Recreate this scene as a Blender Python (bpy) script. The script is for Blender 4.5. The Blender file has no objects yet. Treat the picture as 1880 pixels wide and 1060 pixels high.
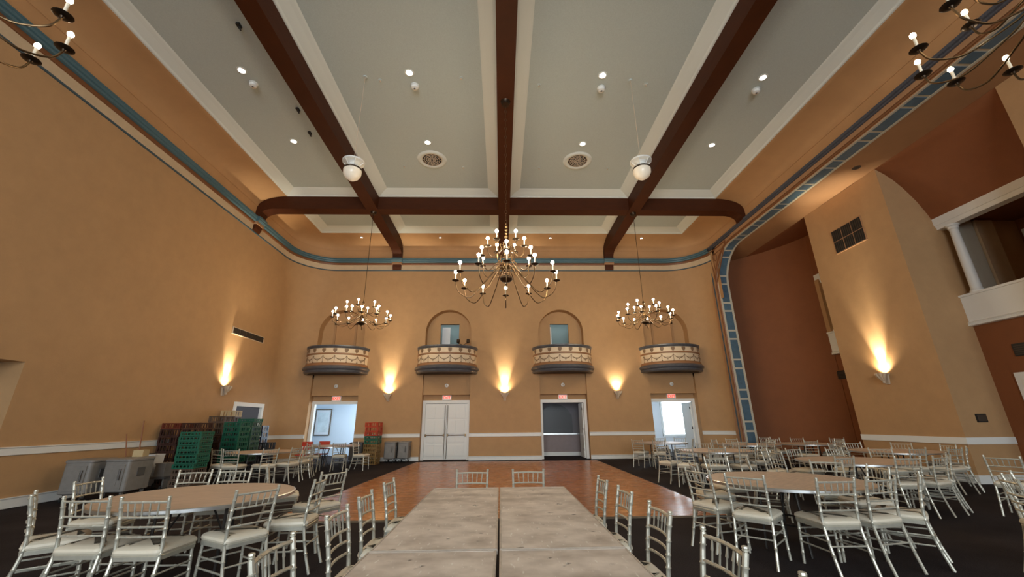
import bpy, bmesh, math, random
from mathutils import Vector, Matrix
random.seed(4)
S = bpy.context.scene
COL = S.collection
# ------------------------------------------------------------------ camera
PI = math.pi
CAM_H = 1.47
_p, _y, _r = math.radians(18.385), math.radians(1.597), math.radians(-0.529)
_f0 = Vector((math.sin(_y), math.cos(_y), 0)); _r0 = Vector((math.cos(_y), -math.sin(_y), 0)); _u0 = Vector((0, 0, 1))
_fw = _f0 * math.cos(_p) + _u0 * math.sin(_p); _u1 = -_f0 * math.sin(_p) + _u0 * math.cos(_p)
_rt = _r0 * math.cos(_r) + _u1 * math.sin(_r); _up = -_r0 * math.sin(_r) + _u1 * math.cos(_r)
cd = bpy.data.cameras.new('camera'); cam = bpy.data.objects.new('camera', cd); COL.objects.link(cam)
cd.sensor_width = 36; cd.lens = 744.53 / 1880 * 36; cd.clip_start = .05; cd.clip_end = 200
M = Matrix.Identity(4)
for i in range(3):
    M[i][0] = _rt[i]; M[i][1] = _up[i]; M[i][2] = -_fw[i]
M[0][3], M[1][3], M[2][3] = 0, 0, CAM_H
cam.matrix_world = M
S.camera = cam
# ------------------------------------------------------------------ world, light levels, exposure
w = bpy.data.worlds.new('world'); S.world = w; w.use_nodes = True
w.node_tree.nodes['Background'].inputs[0].default_value = (.6, .72, .9, 1)
w.node_tree.nodes['Background'].inputs[1].default_value = .05
S.view_settings.view_transform = 'Standard'; S.view_settings.look = 'None'; S.view_settings.gamma = 1
S.view_settings.use_curve_mapping = False
S.view_settings.exposure = 0.04
BULB_E = 205.0        # candle bulbs of the far and central chandeliers
BULB_NEAR_E = 40.0   # the two chandeliers over the camera burn lower
WINDOW_E = 16.0        # daylight in the rear windows
SCONCE_W = 1150.0       # uplight in each wall sconce
DOWN_W = 30.0         # recessed ceiling lamps
WARM = (1.0, .80, .53)

# ------------------------------------------------------------------ materials
def mat(name, col, rough=.6, metal=0, noise=None, bump=None, emit=None, estr=0, spec=.5, coat=0):
    """noise = (scale, amount 0-1, stretch) mottles the colour; bump = (scale, strength)"""
    m = bpy.data.materials.new(name); m.use_nodes = True
    nt = m.node_tree; b = nt.nodes['Principled BSDF']
    b.inputs['Base Color'].default_value = (*col, 1); b.inputs['Roughness'].default_value = rough
    b.inputs['Metallic'].default_value = metal; b.inputs['Specular IOR Level'].default_value = spec
    b.inputs['Coat Weight'].default_value = coat
    if emit:
        b.inputs['Emission Color'].default_value = (*emit, 1); b.inputs['Emission Strength'].default_value = estr
    if noise or bump:
        tc = nt.nodes.new('ShaderNodeTexCoord')
    if noise:
        mp = nt.nodes.new('ShaderNodeMapping'); nt.links.new(tc.outputs['Object'], mp.inputs[0])
        if len(noise) > 2: mp.inputs['Scale'].default_value = noise[2]
        n = nt.nodes.new('ShaderNodeTexNoise'); n.inputs['Scale'].default_value = noise[0]; n.inputs['Detail'].default_value = 6
        n.inputs['Roughness'].default_value = .62
        nt.links.new(mp.outputs[0], n.inputs[0])
        r = nt.nodes.new('ShaderNodeValToRGB'); k = noise[1]
        r.color_ramp.elements[0].position = .3; r.color_ramp.elements[1].position = .7
        r.color_ramp.elements[0].color = tuple(c * (1 - k) for c in col) + (1,)
        r.color_ramp.elements[1].color = tuple(min(1, c * (1 + k)) for c in col) + (1,)
        nt.links.new(n.outputs['Fac'], r.inputs[0]); nt.links.new(r.outputs[0], b.inputs['Base Color'])
    if bump:
        n2 = nt.nodes.new('ShaderNodeTexNoise'); n2.inputs['Scale'].default_value = bump[0]; n2.inputs['Detail'].default_value = 3
        nt.links.new(tc.outputs['Object'], n2.inputs[0])
        bp = nt.nodes.new('ShaderNodeBump'); bp.inputs['Strength'].default_value = bump[1]; bp.inputs['Distance'].default_value = .02
        nt.links.new(n2.outputs['Fac'], bp.inputs['Height']); nt.links.new(bp.outputs[0], b.inputs['Normal'])
    return m

def emat(name, col, e):
    m = bpy.data.materials.new(name); m.use_nodes = True; nt = m.node_tree
    nt.nodes.remove(nt.nodes['Principled BSDF'])
    em = nt.nodes.new('ShaderNodeEmission'); em.inputs[0].default_value = (*col, 1); em.inputs[1].default_value = e
    nt.links.new(em.outputs[0], nt.nodes['Material Output'].inputs[0])
    return m

MT = {}
MT['wall'] = mat('tan_wallpaper', (.49, .29, .135), .75, noise=(3, .05), bump=(70, .12))
MT['cove'] = mat('tan_plaster', (.50, .28, .125), .75, noise=(1.2, .07))
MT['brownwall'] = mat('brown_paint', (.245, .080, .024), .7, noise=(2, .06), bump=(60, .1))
MT['beam'] = mat('beam_brown', (.062, .015, .003), .6, spec=.2, noise=(2, .12, (1, 1, 4)))
MT['soffit'] = mat('aisle_soffit_brown', (.38, .20, .09), .75, noise=(1.5, .06))
MT['casing'] = mat('door_casing_tan', (.40, .225, .105), .6)
MT['white'] = mat('white_gloss_paint', (.84, .84, .80), .45)
MT['ceilwhite'] = mat('ceiling_cove_white', (.74, .77, .72), .7)
MT['ceil'] = mat('acoustic_grey', (.54, .60, .575), .9, noise=(45, .06), bump=(140, .35))
MT['cream'] = mat('cream_paint', (.62, .47, .30), .6, noise=(4, .06))
MT['blue'] = mat('crown_blue', (.075, .15, .18), .4)
MT['blueline'] = mat('thin_blue_line', (.06, .10, .125), .5)
MT['dkblue'] = mat('dentil_blue', (.075, .08, .10), .5, noise=(30, .35))
MT['roll'] = mat('brown_roll', (.20, .075, .025), .45)
MT['tan'] = mat('tan_moulding', (.44, .24, .12), .55)
MT['tile'] = mat('blue_tile', (.085, .155, .215), .35, noise=(5, .18))
MT['grout'] = mat('tile_border_cream', (.58, .54, .43), .55)
MT['balc_blue'] = mat('balcony_slate', (.085, .09, .105), .33, noise=(8, .2))
MT['balc_cream'] = mat('balcony_cream', (.74, .60, .42), .55)
MT['balc_brown'] = mat('balcony_brown', (.30, .15, .07), .5)
MT['ornament'] = mat('ornament_brown', (.24, .15, .085), .6)
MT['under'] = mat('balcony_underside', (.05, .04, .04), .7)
MT['silver'] = mat('champagne_metal', (.57, .55, .46), .40, metal=.45, noise=(18, .08))
MT['cushion'] = mat('ivory_vinyl', (.76, .69, .55), .5, bump=(60, .06))
MT['ply'] = mat('round_table_ply', (.60, .455, .345), .5, noise=(6, .16, (1, 7, 1)))
MT['alu'] = mat('aluminium_edge', (.62, .63, .62), .3, metal=.9)
MT['dkmetal'] = mat('folding_leg_metal', (.06, .055, .05), .45, metal=.7)
MT['brass'] = mat('antique_brass', (.16, .10, .05), .32, metal=.9)
MT['dkbrass'] = mat('dark_bronze', (.06, .04, .025), .35, metal=.8)
MT['bulb'] = emat('candle_bulb_light', WARM, BULB_E)
MT['bulb_near'] = emat('candle_bulb_light_low', WARM, BULB_NEAR_E)
MT['sleeve'] = mat('candle_sleeve', (.85, .80, .68), .5)
MT['black'] = mat('black_metal', (.012, .011, .01), .5)
MT['vent'] = mat('vent_slats', (.05, .035, .025), .5)
MT['plaster'] = mat('sconce_plaster', (.60, .48, .35), .6)
MT['opal'] = mat('opal_glass', (.85, .78, .66), .25, emit=(1, .8, .55), estr=.14)
MT['downlamp'] = emat('downlight_lamp', (1, .93, .8), 14)
MT['spotlamp'] = emat('sconce_lamp', (1, .82, .55), 60)
MT['green'] = mat('green_plastic', (.010, .115, .066), .45)
MT['dgreen'] = mat('faded_green_plastic', (.035, .10, .06), .45)
MT['red'] = mat('red_plastic', (.50, .05, .018), .4)
MT['maroon'] = mat('maroon_plastic', (.045, .013, .008), .5)
MT['oxblood'] = mat('oxblood_plastic', (.13, .022, .01), .5)
MT['brown'] = mat('brown_plastic', (.11, .07, .045), .5)
MT['yellow'] = mat('mustard_plastic', (.26, .16, .05), .5)
MT['creamcrate'] = mat('cream_plastic', (.55, .42, .22), .5)
MT['bluebin'] = mat('blue_plastic', (.012, .03, .10), .35)
MT['charcoal'] = mat('charcoal_plastic', (.03, .03, .03), .5)
MT['cart'] = mat('grey_cart_plastic', (.235, .22, .20), .5, noise=(9, .1))
MT['cartdk'] = mat('grey_cart_trim', (.10, .095, .09), .5)
MT['rubber'] = mat('caster_rubber', (.02, .02, .02), .7)
MT['wood'] = mat('broom_wood', (.28, .10, .035), .5)
MT['roomblue'] = mat('pale_blue_wall', (.62, .70, .78), .7)
MT['roomwhite'] = mat('white_room_wall', (.80, .83, .86), .7)
MT['roomdark'] = mat('dark_lobby_wall', (.17, .16, .17), .7)
MT['roommauve'] = mat('lobby_counter_mauve', (.30, .235, .23), .6, noise=(5, .06))
MT['teal'] = mat('teal_grey_wall', (.20, .26, .25), .7)
MT['shutter'] = mat('roller_shutter', (.012, .011, .011), .35)
MT['redseat'] = mat('red_chair_vinyl', (.55, .05, .02), .45)
MT['exitface'] = mat('exit_sign_face', (.8, .5, .42), .4, emit=(1, .62, .5), estr=.55)
MT['exitred'] = mat('exit_letters', (.75, .03, .02), .4, emit=(1, .06, .03), estr=1.0)
MT['picture'] = mat('picture_print', (.70, .78, .80), .4, noise=(2.2, .22))
MT['picframe'] = mat('picture_frame', (.16, .12, .08), .4)
MT['daypane'] = emat('daylight_pane', (.84, .93, 1.0), WINDOW_E)
MT['sidepane'] = emat('side_daylight_pane', (.80, .92, 1.0), 11.0)

def carpet():
    m = mat('dark_patterned_carpet', (.03, .025, .027), .95, spec=.15)
    nt = m.node_tree; b = nt.nodes['Principled BSDF']
    tc = nt.nodes.new('ShaderNodeTexCoord')
    n1 = nt.nodes.new('ShaderNodeTexNoise'); n1.inputs['Scale'].default_value = 90; n1.inputs['Detail'].default_value = 2
    n2 = nt.nodes.new('ShaderNodeTexNoise'); n2.inputs['Scale'].default_value = .9; n2.inputs['Detail'].default_value = 4
    nt.links.new(tc.outputs['Object'], n1.inputs[0]); nt.links.new(tc.outputs['Object'], n2.inputs[0])
    mx = nt.nodes.new('ShaderNodeMath'); mx.operation = 'ADD'
    nt.links.new(n1.outputs['Fac'], mx.inputs[0]); nt.links.new(n2.outputs['Fac'], mx.inputs[1])
    r = nt.nodes.new('ShaderNodeValToRGB'); r.color_ramp.elements[0].position = .35; r.color_ramp.elements[1].position = .75
    mx2 = nt.nodes.new('ShaderNodeMath'); mx2.operation = 'MULTIPLY'; mx2.inputs[1].default_value = .5
    nt.links.new(mx.outputs[0], mx2.inputs[0]); nt.links.new(mx2.outputs[0], r.inputs[0])
    r.color_ramp.elements[0].color = (.014, .011, .012, 1); r.color_ramp.elements[1].color = (.052, .041, .042, 1)
    nt.links.new(r.outputs[0], b.inputs['Base Color'])
    bp = nt.nodes.new('ShaderNodeBump'); bp.inputs['Strength'].default_value = .5; bp.inputs['Distance'].default_value = .01
    nt.links.new(n1.outputs['Fac'], bp.inputs['Height']); nt.links.new(bp.outputs[0], b.inputs['Normal'])
    return m
MT['carpet'] = carpet()

def parquet():
    m = mat('polished_dance_wood', (.4, .18, .07), .2, spec=.4)
    nt = m.node_tree; b = nt.nodes['Principled BSDF']
    tc = nt.nodes.new('ShaderNodeTexCoord')
    br = nt.nodes.new('ShaderNodeTexBrick'); br.inputs['Scale'].default_value = 1
    br.inputs['Brick Width'].default_value = .9; br.inputs['Row Height'].default_value = .075; br.inputs['Mortar Size'].default_value = .002
    br.inputs['Color1'].default_value = (.47, .185, .064, 1); br.inputs['Color2'].default_value = (.41, .155, .052, 1)
    br.inputs['Mortar'].default_value = (.31, .115, .042, 1)
    nt.links.new(tc.outputs['Object'], br.inputs[0])
    mp = nt.nodes.new('ShaderNodeMapping'); mp.inputs['Scale'].default_value = (1.2, 14, 1)
    nt.links.new(tc.outputs['Object'], mp.inputs[0])
    n = nt.nodes.new('ShaderNodeTexNoise'); n.inputs['Scale'].default_value = 2.2; n.inputs['Detail'].default_value = 7
    nt.links.new(mp.outputs[0], n.inputs[0])
    r = nt.nodes.new('ShaderNodeValToRGB'); r.color_ramp.elements[0].position = .3; r.color_ramp.elements[1].position = .72
    r.color_ramp.elements[0].color = (.60, .58, .56, 1); r.color_ramp.elements[1].color = (1.35, 1.3, 1.22, 1)
    nt.links.new(n.outputs['Fac'], r.inputs[0])
    mx = nt.nodes.new('ShaderNodeMix'); mx.data_type = 'RGBA'; mx.blend_type = 'MULTIPLY'; mx.inputs['Factor'].default_value = 1
    nt.links.new(br.outputs['Color'], mx.inputs['A']); nt.links.new(r.outputs[0], mx.inputs['B'])
    nt.links.new(mx.outputs['Result'], b.inputs['Base Color'])
    rr = nt.nodes.new('ShaderNodeMapRange'); rr.inputs['To Min'].default_value = .16; rr.inputs['To Max'].default_value = .36
    nt.links.new(n.outputs['Fac'], rr.inputs['Value']); nt.links.new(rr.outputs[0], b.inputs['Roughness'])
    return m
MT['parquet'] = parquet()

def scuffed(name, base, dark, light):
    """worn grey-brown tabletop: grain, blotches, pale scratches, dark spots"""
    m = mat(name, base, .55)
    nt = m.node_tree; b = nt.nodes['Principled BSDF']
    tc = nt.nodes.new('ShaderNodeTexCoord')
    def noise(sc, stretch, det=6):
        mp = nt.nodes.new('ShaderNodeMapping'); mp.inputs['Scale'].default_value = stretch; nt.links.new(tc.outputs['Object'], mp.inputs[0])
        n = nt.nodes.new('ShaderNodeTexNoise'); n.inputs['Scale'].default_value = sc; n.inputs['Detail'].default_value = det
        nt.links.new(mp.outputs[0], n.inputs[0]); return n
    def ramp(n, p0, p1, c0, c1):
        r = nt.nodes.new('ShaderNodeValToRGB'); r.color_ramp.elements[0].position = p0; r.color_ramp.elements[1].position = p1
        r.color_ramp.elements[0].color = (*c0, 1); r.color_ramp.elements[1].color = (*c1, 1); nt.links.new(n.outputs['Fac'], r.inputs[0]); return r
    g = ramp(noise(4.5, (1, 1.15, 1), 12), .3, .72, dark, light)
    sp = ramp(noise(9, (1, 1, 1), 2), .68, .74, (0, 0, 0), (1, 1, 1))
    sc = ramp(noise(9, (5, 1.1, 1), 4), .64, .70, (0, 0, 0), (1, 1, 1))
    m1 = nt.nodes.new('ShaderNodeMix'); m1.data_type = 'RGBA'
    nt.links.new(sp.outputs[0], m1.inputs['Factor']); nt.links.new(g.outputs[0], m1.inputs['A']); m1.inputs['B'].default_value = tuple(c * .45 for c in dark) + (1,)
    m2 = nt.nodes.new('ShaderNodeMix'); m2.data_type = 'RGBA'
    k = nt.nodes.new('ShaderNodeMath'); k.operation = 'MULTIPLY'; k.inputs[1].default_value = .45
    nt.links.new(sc.outputs[0], k.inputs[0]); nt.links.new(k.outputs[0], m2.inputs['Factor'])
    nt.links.new(m1.outputs['Result'], m2.inputs['A']); m2.inputs['B'].default_value = tuple(min(1, c * 1.5) for c in light) + (1,)
    nt.links.new(m2.outputs['Result'], b.inputs['Base Color'])
    return m
MT['scuffed'] = scuffed('scuffed_table_top', (.35, .28, .22), (.42, .35, .295), (.80, .71, .63))

# ------------------------------------------------------------------ mesh helpers
class MB:
    def __init__(s): s.v = []; s.f = []
    def add(s, vs, fs):
        o = len(s.v); s.v += [tuple(v) for v in vs]; s.f += [tuple(i + o for i in f) for f in fs]; return s
    def box(s, x0, x1, y0, y1, z0, z1):
        return s.add([(x0, y0, z0), (x1, y0, z0), (x1, y1, z0), (x0, y1, z0), (x0, y0, z1), (x1, y0, z1), (x1, y1, z1), (x0, y1, z1)],
                     [(3, 2, 1, 0), (4, 5, 6, 7), (0, 1, 5, 4), (1, 2, 6, 5), (2, 3, 7, 6), (3, 0, 4, 7)])
    def quad(s, a, b, c, d): return s.add([a, b, c, d], [(0, 1, 2, 3)])
    def poly(s, pts): return s.add(pts, [tuple(range(len(pts)))])
    def tube(s, pts, rad, n=8, caps=True):
        pts = [Vector(p) for p in pts]; m = len(pts)
        if not isinstance(rad, (list, tuple)): rad = [rad] * m
        vs = []; prev = None
        for i, p in enumerate(pts):
            t = (pts[min(i + 1, m - 1)] - pts[max(i - 1, 0)]); t.normalize()
            if prev is None:
                a = Vector((0, 0, 1)) if abs(t.z) < .9 else Vector((1, 0, 0))
                u = t.cross(a).normalized()
            else:
                u = (prev - t * prev.dot(t)); u.normalize()
            prev = u; v = t.cross(u)
            for k in range(n):
                an = 2 * PI * k / n
                vs.append(p + (u * math.cos(an) + v * math.sin(an)) * rad[i])
        fs = [(i * n + k, i * n + (k + 1) % n, (i + 1) * n + (k + 1) % n, (i + 1) * n + k) for i in range(m - 1) for k in range(n)]
        if caps: fs += [tuple(reversed(range(n))), tuple(range((m - 1) * n, m * n))]
        return s.add(vs, fs)
    def lathe(s, prof, n=16, c=(0, 0, 0), caps=True):
        vs = [(c[0] + r * math.cos(2 * PI * k / n), c[1] + r * math.sin(2 * PI * k / n), c[2] + z) for r, z in prof for k in range(n)]
        fs = [(i * n + k, i * n + (k + 1) % n, (i + 1) * n + (k + 1) % n, (i + 1) * n + k) for i in range(len(prof) - 1) for k in range(n)]
        if caps: fs += [tuple(reversed(range(n))), tuple(range((len(prof) - 1) * n, len(prof) * n))]
        return s.add(vs, fs)
    def grid(s, rows, close=False):
        """rows: list of equal-length point lists"""
        n = len(rows[0]); vs = [p for r in rows for p in r]
        fs = [(i * n + k, i * n + (k + 1) % n, (i + 1) * n + (k + 1) % n, (i + 1) * n + k) for i in range(len(rows) - 1) for k in range(n if close else n - 1)]
        return s.add(vs, fs)
    def prism(s, pts, axis, a, b):
        """closed 2-D polygon extruded along axis ('x': pts are (y,z); 'y': (x,z); 'z': (x,y))"""
        f = {'x': lambda p, t: (t, p[0], p[1]), 'y': lambda p, t: (p[0], t, p[1]), 'z': lambda p, t: (p[0], p[1], t)}[axis]
        n = len(pts); vs = [f(p, a) for p in pts] + [f(p, b) for p in pts]
        fs = [tuple(range(n)), tuple(reversed(range(n, 2 * n)))] + [(i, (i + 1) % n, n + (i + 1) % n, n + i) for i in range(n)]
        return s.add(vs, fs)
    def mesh(s, name, m, smooth=False):
        me = bpy.data.meshes.new(name); me.from_pydata(s.v, [], s.f)
        bm = bmesh.new(); bm.from_mesh(me); bmesh.ops.remove_doubles(bm, verts=bm.verts, dist=1e-5)
        bmesh.ops.recalc_face_normals(bm, faces=bm.faces); bm.to_mesh(me); bm.free()
        me.materials.append(MT[m] if isinstance(m, str) else m)
        if smooth:
            me.polygons.foreach_set('use_smooth', [True] * len(me.polygons))
            try: me.set_sharp_from_angle(angle=math.radians(38))
            except Exception: pass
        me.update(); return me
    def build(s, name, m, parent=None, smooth=False, loc=None):
        return inst(name, s.mesh(name, m, smooth), parent, loc)

def inst(name, me, parent=None, loc=None, rot=None, scale=None):
    o = bpy.data.objects.new(name, me); COL.objects.link(o)
    if parent: o.parent = parent
    if loc is not None: o.location = loc
    if rot is not None: o.rotation_euler = rot
    if scale is not None: o.scale = scale
    return o
def empty(name, loc=(0, 0, 0), rz=0):
    o = bpy.data.objects.new(name, None); COL.objects.link(o); o.location = loc; o.rotation_euler = (0, 0, rz); o.empty_display_size = .1; return o
def tag(o, label, cat, group=None):
    o['label'] = label; o['category'] = cat
    if group: o['group'] = group
    return o
def struct(o, label=None):
    o['kind'] = 'structure'
    if label: o['label'] = label
    return o
def copy_tree(o, parent=None):
    c = o.copy(); COL.objects.link(c)
    if parent: c.parent = parent
    for ch in list(o.children): copy_tree(ch, c)
    return c
def arcpts(cx, cy, r, a0, a1, n): return [(cx + r * math.cos(a0 + (a1 - a0) * i / n), cy + r * math.sin(a0 + (a1 - a0) * i / n)) for i in range(n + 1)]
def catmull(P, n=6):
    P = [Vector(p) for p in P]; out = []
    Q = [P[0] * 2 - P[1]] + P + [P[-1] * 2 - P[-2]]
    for i in range(1, len(Q) - 2):
        for k in range(n):
            t = k / n; a, b, c, d = Q[i - 1:i + 3]
            out.append(.5 * ((2 * b) + (c - a) * t + (2 * a - 5 * b + 4 * c - d) * t * t + (3 * b - a - 3 * c + d) * t ** 3))
    out.append(P[-1]); return out
def spot(name, parent, loc, direction, watts, angle, blend, col=WARM, radius=.05):
    l = bpy.data.lights.new(name, 'SPOT'); l.energy = watts; l.color = col; l.spot_size = math.radians(angle); l.spot_blend = blend; l.shadow_soft_size = radius
    o = bpy.data.objects.new(name, l); COL.objects.link(o); o.location = loc
    o.rotation_euler = Vector(direction).to_track_quat('-Z', 'Y').to_euler(); o.parent = parent; return o
ORD = ['topmost', 'second from top', 'third from top', 'fourth from top', 'fifth from top', 'sixth from top', 'seventh from top', 'eighth from top', 'ninth from top', 'tenth from top', 'eleventh from top', 'twelfth from top']
# ================================================================== THE SETTING
XL, XR, YB, YR = -9.45, 9.70, 18.4, -13.0
RC = 1.75
BAYS = [-7.27, -2.42, 2.75, 7.66]; BW = 1.04; ND = .42; RD1, RD2 = .14, .38
BEAM_X = [(-5.24, -4.80), (-.11, .33), (5.05, 5.49)]
ZB, ZW, ZC = 9.40, 9.95, 10.12     # beam underside, white frame, panel
CROSS = [(14.10, 14.55), (2.42, 2.87)]

def plan(d, r=None, y_end_right=YR):
    r = RC - d if r is None else r
    P = [(XL + d, YR), (XL + d, 8.0), (XL + d, 14.3)]
    P += arcpts(XL + d + r, YB - d - r, r, PI, PI / 2, 14)
    P += [(-2.4, YB - d), (2.7, YB - d)]
    P += arcpts(XR - d - r, YB - d - r, r, PI / 2, 0, 14)
    P += [(XR - d, 8.0), (XR - d, y_end_right)]
    return P
def sweep(prof, upto=None):
    """prof = [(inward offset, z[, corner radius])]"""
    mb = MB(); rows = []
    for q in prof:
        P = plan(q[0], q[2] if len(q) > 2 else None)
        if upto: P = P[:upto]
        rows.append([(x, y, q[1]) for x, y in P])
    return mb.grid(rows)

# ---- floor
struct(MB().box(-11.5, 16, YR, 19.2, -.05, 0).build('floor', 'carpet'))
DF = [(-3.78, 7.33), (3.77, 7.33), (3.87, 17.75), (-3.42, 17.75)]
dance = struct(MB().prism(DF, 'z', 0, .018).build('floor_dance', 'parquet'), 'polished orange-brown wooden dance floor')
mb = MB()
for i in range(4):
    a, b = Vector((*DF[i], 0)), Vector((*DF[(i + 1) % 4], 0)); t = (b - a).normalized(); n = Vector((t.y, -t.x, 0))
    mb.add([a - n * .01 - t * .05, b - n * .01 + t * .05, b + n * .05 + t * .05, a + n * .05 - t * .05, a - n * .01 + Vector((0, 0, .022)) - t * .05, b - n * .01 + Vector((0, 0, .022)) + t * .05, b + n * .05 + Vector((0, 0, .004)) + t * .05, a + n * .05 + Vector((0, 0, .004)) - t * .05],
           [(0, 1, 2, 3), (4, 5, 6, 7), (0, 1, 5, 4), (1, 2, 6, 5), (2, 3, 7, 6), (3, 0, 4, 7)])
mb.build('edge_strip', 'dkmetal', dance)

# ---- walls
def cells(us, zs, holes, f):
    mb = MB()
    for i in range(len(us) - 1):
        for j in range(len(zs) - 1):
            u, z = (us[i] + us[i + 1]) / 2, (zs[j] + zs[j + 1]) / 2
            if any(a < u < b and c < z < d for a, b, c, d in holes): continue
            mb.quad(f(us[i], zs[j]), f(us[i + 1], zs[j]), f(us[i + 1], zs[j + 1]), f(us[i], zs[j + 1]))
    return mb
ALC = (6.5, 8.34, 0, 2.71); DW5 = (15.25, 16.85, 0, 2.14)
RL, RRL = 1.10, .95                              # lower corner radii, left and right
wl = cells([YR, ALC[0], ALC[1], DW5[0], DW5[1], YB - RL], [0, DW5[3], ALC[3], 6.6], [ALC, DW5], lambda u, z: (XL, u, z))
wl.quad((XL, YR, 6.6), (XL, YB - RC, 6.6), (XL, YB - RC, 9.2), (XL, YR, 9.2))
a0, a1 = ALC[:2]
wl.quad((XL, a1, 0), (XL - .5, a1, 0), (XL - .5, a1, 2.71), (XL, a1, 2.71)); wl.quad((XL, a0, 0), (XL - .5, a0, 0), (XL - .5, a0, 2.71), (XL, a0, 2.71))
wl.quad((XL, a0, 2.71), (XL, a1, 2.71), (XL - .5, a1, 2.71), (XL - .5, a0, 2.71))
wall_left = struct(wl.build('wall_left', 'wall'))

bk_us = [XL + RL] + [x for c in BAYS for x in (c - BW, c + BW)] + [XR - RRL]
holes = [(c - BW, c + BW, 0, 5.49) for c in BAYS] + [(c - BW, c + BW, 5.4, 6.53) for c in BAYS]
wb = cells(bk_us, [0, 5.49, 6.53, 6.6], holes, lambda u, z: (u, YB, z))
wb.quad((XL + RC, YB, 6.6), (XR - RC, YB, 6.6), (XR - RC, YB, 9.2), (XL + RC, YB, 9.2))
for c in BAYS:                                   # arched heads: spandrels, soffit, reveals
    A = arcpts(c, 5.49, BW, PI, 0, 24)
    for i in range(24):
        p, q = A[i], A[i + 1]
        wb.quad((p[0], YB, p[1]), (q[0], YB, q[1]), (q[0], YB, 6.53), (p[0], YB, 6.53))
        wb.quad((p[0], YB, p[1]), (q[0], YB, q[1]), (q[0], YB + ND, q[1]), (p[0], YB + ND, p[1]))
    for s in (-1, 1):
        x = c + s * BW
        wb.quad((x, YB, 3.4), (x, YB + ND, 3.4), (x, YB + ND, 5.49), (x, YB, 5.49))
        wb.quad((x, YB, 2.68), (x, YB + RD1, 2.68), (x, YB + RD1, 3.7), (x, YB, 3.7))
        wb.quad((x, YB, 0), (x, YB + RD2, 0), (x, YB + RD2, 2.68), (x, YB, 2.68))
    wb.quad((c - BW, YB + RD1, 2.68), (c + BW, YB + RD1, 2.68), (c + BW, YB + RD1, 3.7), (c - BW, YB + RD1, 3.7))
    wb.quad((c - BW, YB + RD1, 2.68), (c + BW, YB + RD1, 2.68), (c + BW, YB + RD2, 2.68), (c - BW, YB + RD2, 2.68))
    wb.quad((c - BW, YB + RD2, 2.40), (c + BW, YB + RD2, 2.40), (c + BW, YB + RD2, 2.68), (c - BW, YB + RD2, 2.68))
# niche backs, two of them with an open doorway on the balcony
NICHE = {0: None, 1: (-2.86, -1.98), 2: (2.31, 3.19), 3: None}
for k, c in enumerate(BAYS):
    y = YB + ND; op = NICHE[k]
    xs = sorted(set([round(p[0], 4) for p in arcpts(c, 5.49, BW, PI, 0, 40)] + (list(op) if op else [])))
    zarc = lambda x: 5.49 + math.sqrt(max(0, BW * BW - (x - c) ** 2))
    for x0, x1 in zip(xs, xs[1:]):
        zb_ = 5.95 if op and op[0] - .001 <= x0 and x1 <= op[1] + .001 else 3.5
        wb.quad((x0, y, zb_), (x1, y, zb_), (x1, y, zarc(x1)), (x0, y, zarc(x0)))
    if op:
        x0, x1 = op; zt = 5.95
        for x in (x0, x1): wb.quad((x, y, 3.5), (x, y + .2, 3.5), (x, y + .2, zt), (x, y, zt))
        wb.quad((x0, y, zt), (x1, y, zt), (x1, y + .2, zt), (x0, y + .2, zt))
wall_back = struct(wb.build('wall_back', 'wall'))
# corners: tight at the bottom, wide under the crown
for side in (-1, 1):
    rl = RL if side < 0 else RRL
    lower = [(0, rl), (6.6, rl)]
    upper = [(6.6, rl)] + [(6.6 + 1.9 * i / 8, rl + (RC - rl) * (.5 - .5 * math.cos(PI * i / 8))) for i in range(1, 9)] + [(9.2, RC)]
    for nm, rws in (('lower', lower), ('upper', upper)):
        rows = []
        for z, r in rws:
            A = arcpts(XL + r, YB - r, r, PI / 2, PI, 14) if side < 0 else arcpts(XR - r, YB - r, r, PI / 2, 0, 14)
            if nm == 'upper': A = [(XL + RC if side < 0 else XR - RC, YB)] + A + [(XL if side < 0 else XR, YB - RC)]
            rows.append([(x, y, z) for x, y in A])
        struct(MB().grid(rows).build('wall_corner_%s_%s' % (nm, 'left' if side < 0 else 'right'), 'wall', smooth=True))

# rear wall behind the camera with three tall windows that let the daylight in
RW = [(-5.6, -2.4), (-1.6, 1.6), (2.4, 5.6)]; RZ = (1.2, 7.2)
struct(cells([XL, RW[0][0], RW[0][1], RW[1][0], RW[1][1], RW[2][0], RW[2][1], 16], [0, RZ[0], RZ[1], 10.2], [(a, b, *RZ) for a, b in RW], lambda u, z: (u, YR, z)).build('wall_rear', 'wall'))
for i, (a, b) in enumerate(RW):
    o = struct(MB().quad((a, YR - .1, RZ[0]), (b, YR - .1, RZ[0]), (b, YR - .1, RZ[1]), (a, YR - .1, RZ[1])).build('window_%d' % (i + 1), 'daypane'))
    fb = MB()
    for x in (a, (a + b) / 2 - .04, b - .08): fb.box(x, x + .08, YR - .08, YR + .02, *RZ)
    for z in (RZ[0], RZ[0] + 1.7, RZ[0] + 3.4, RZ[1] - .08): fb.box(a, b, YR - .07, YR + .01, z, z + .08)
    fb.build('window_frame', 'white', o)

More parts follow.
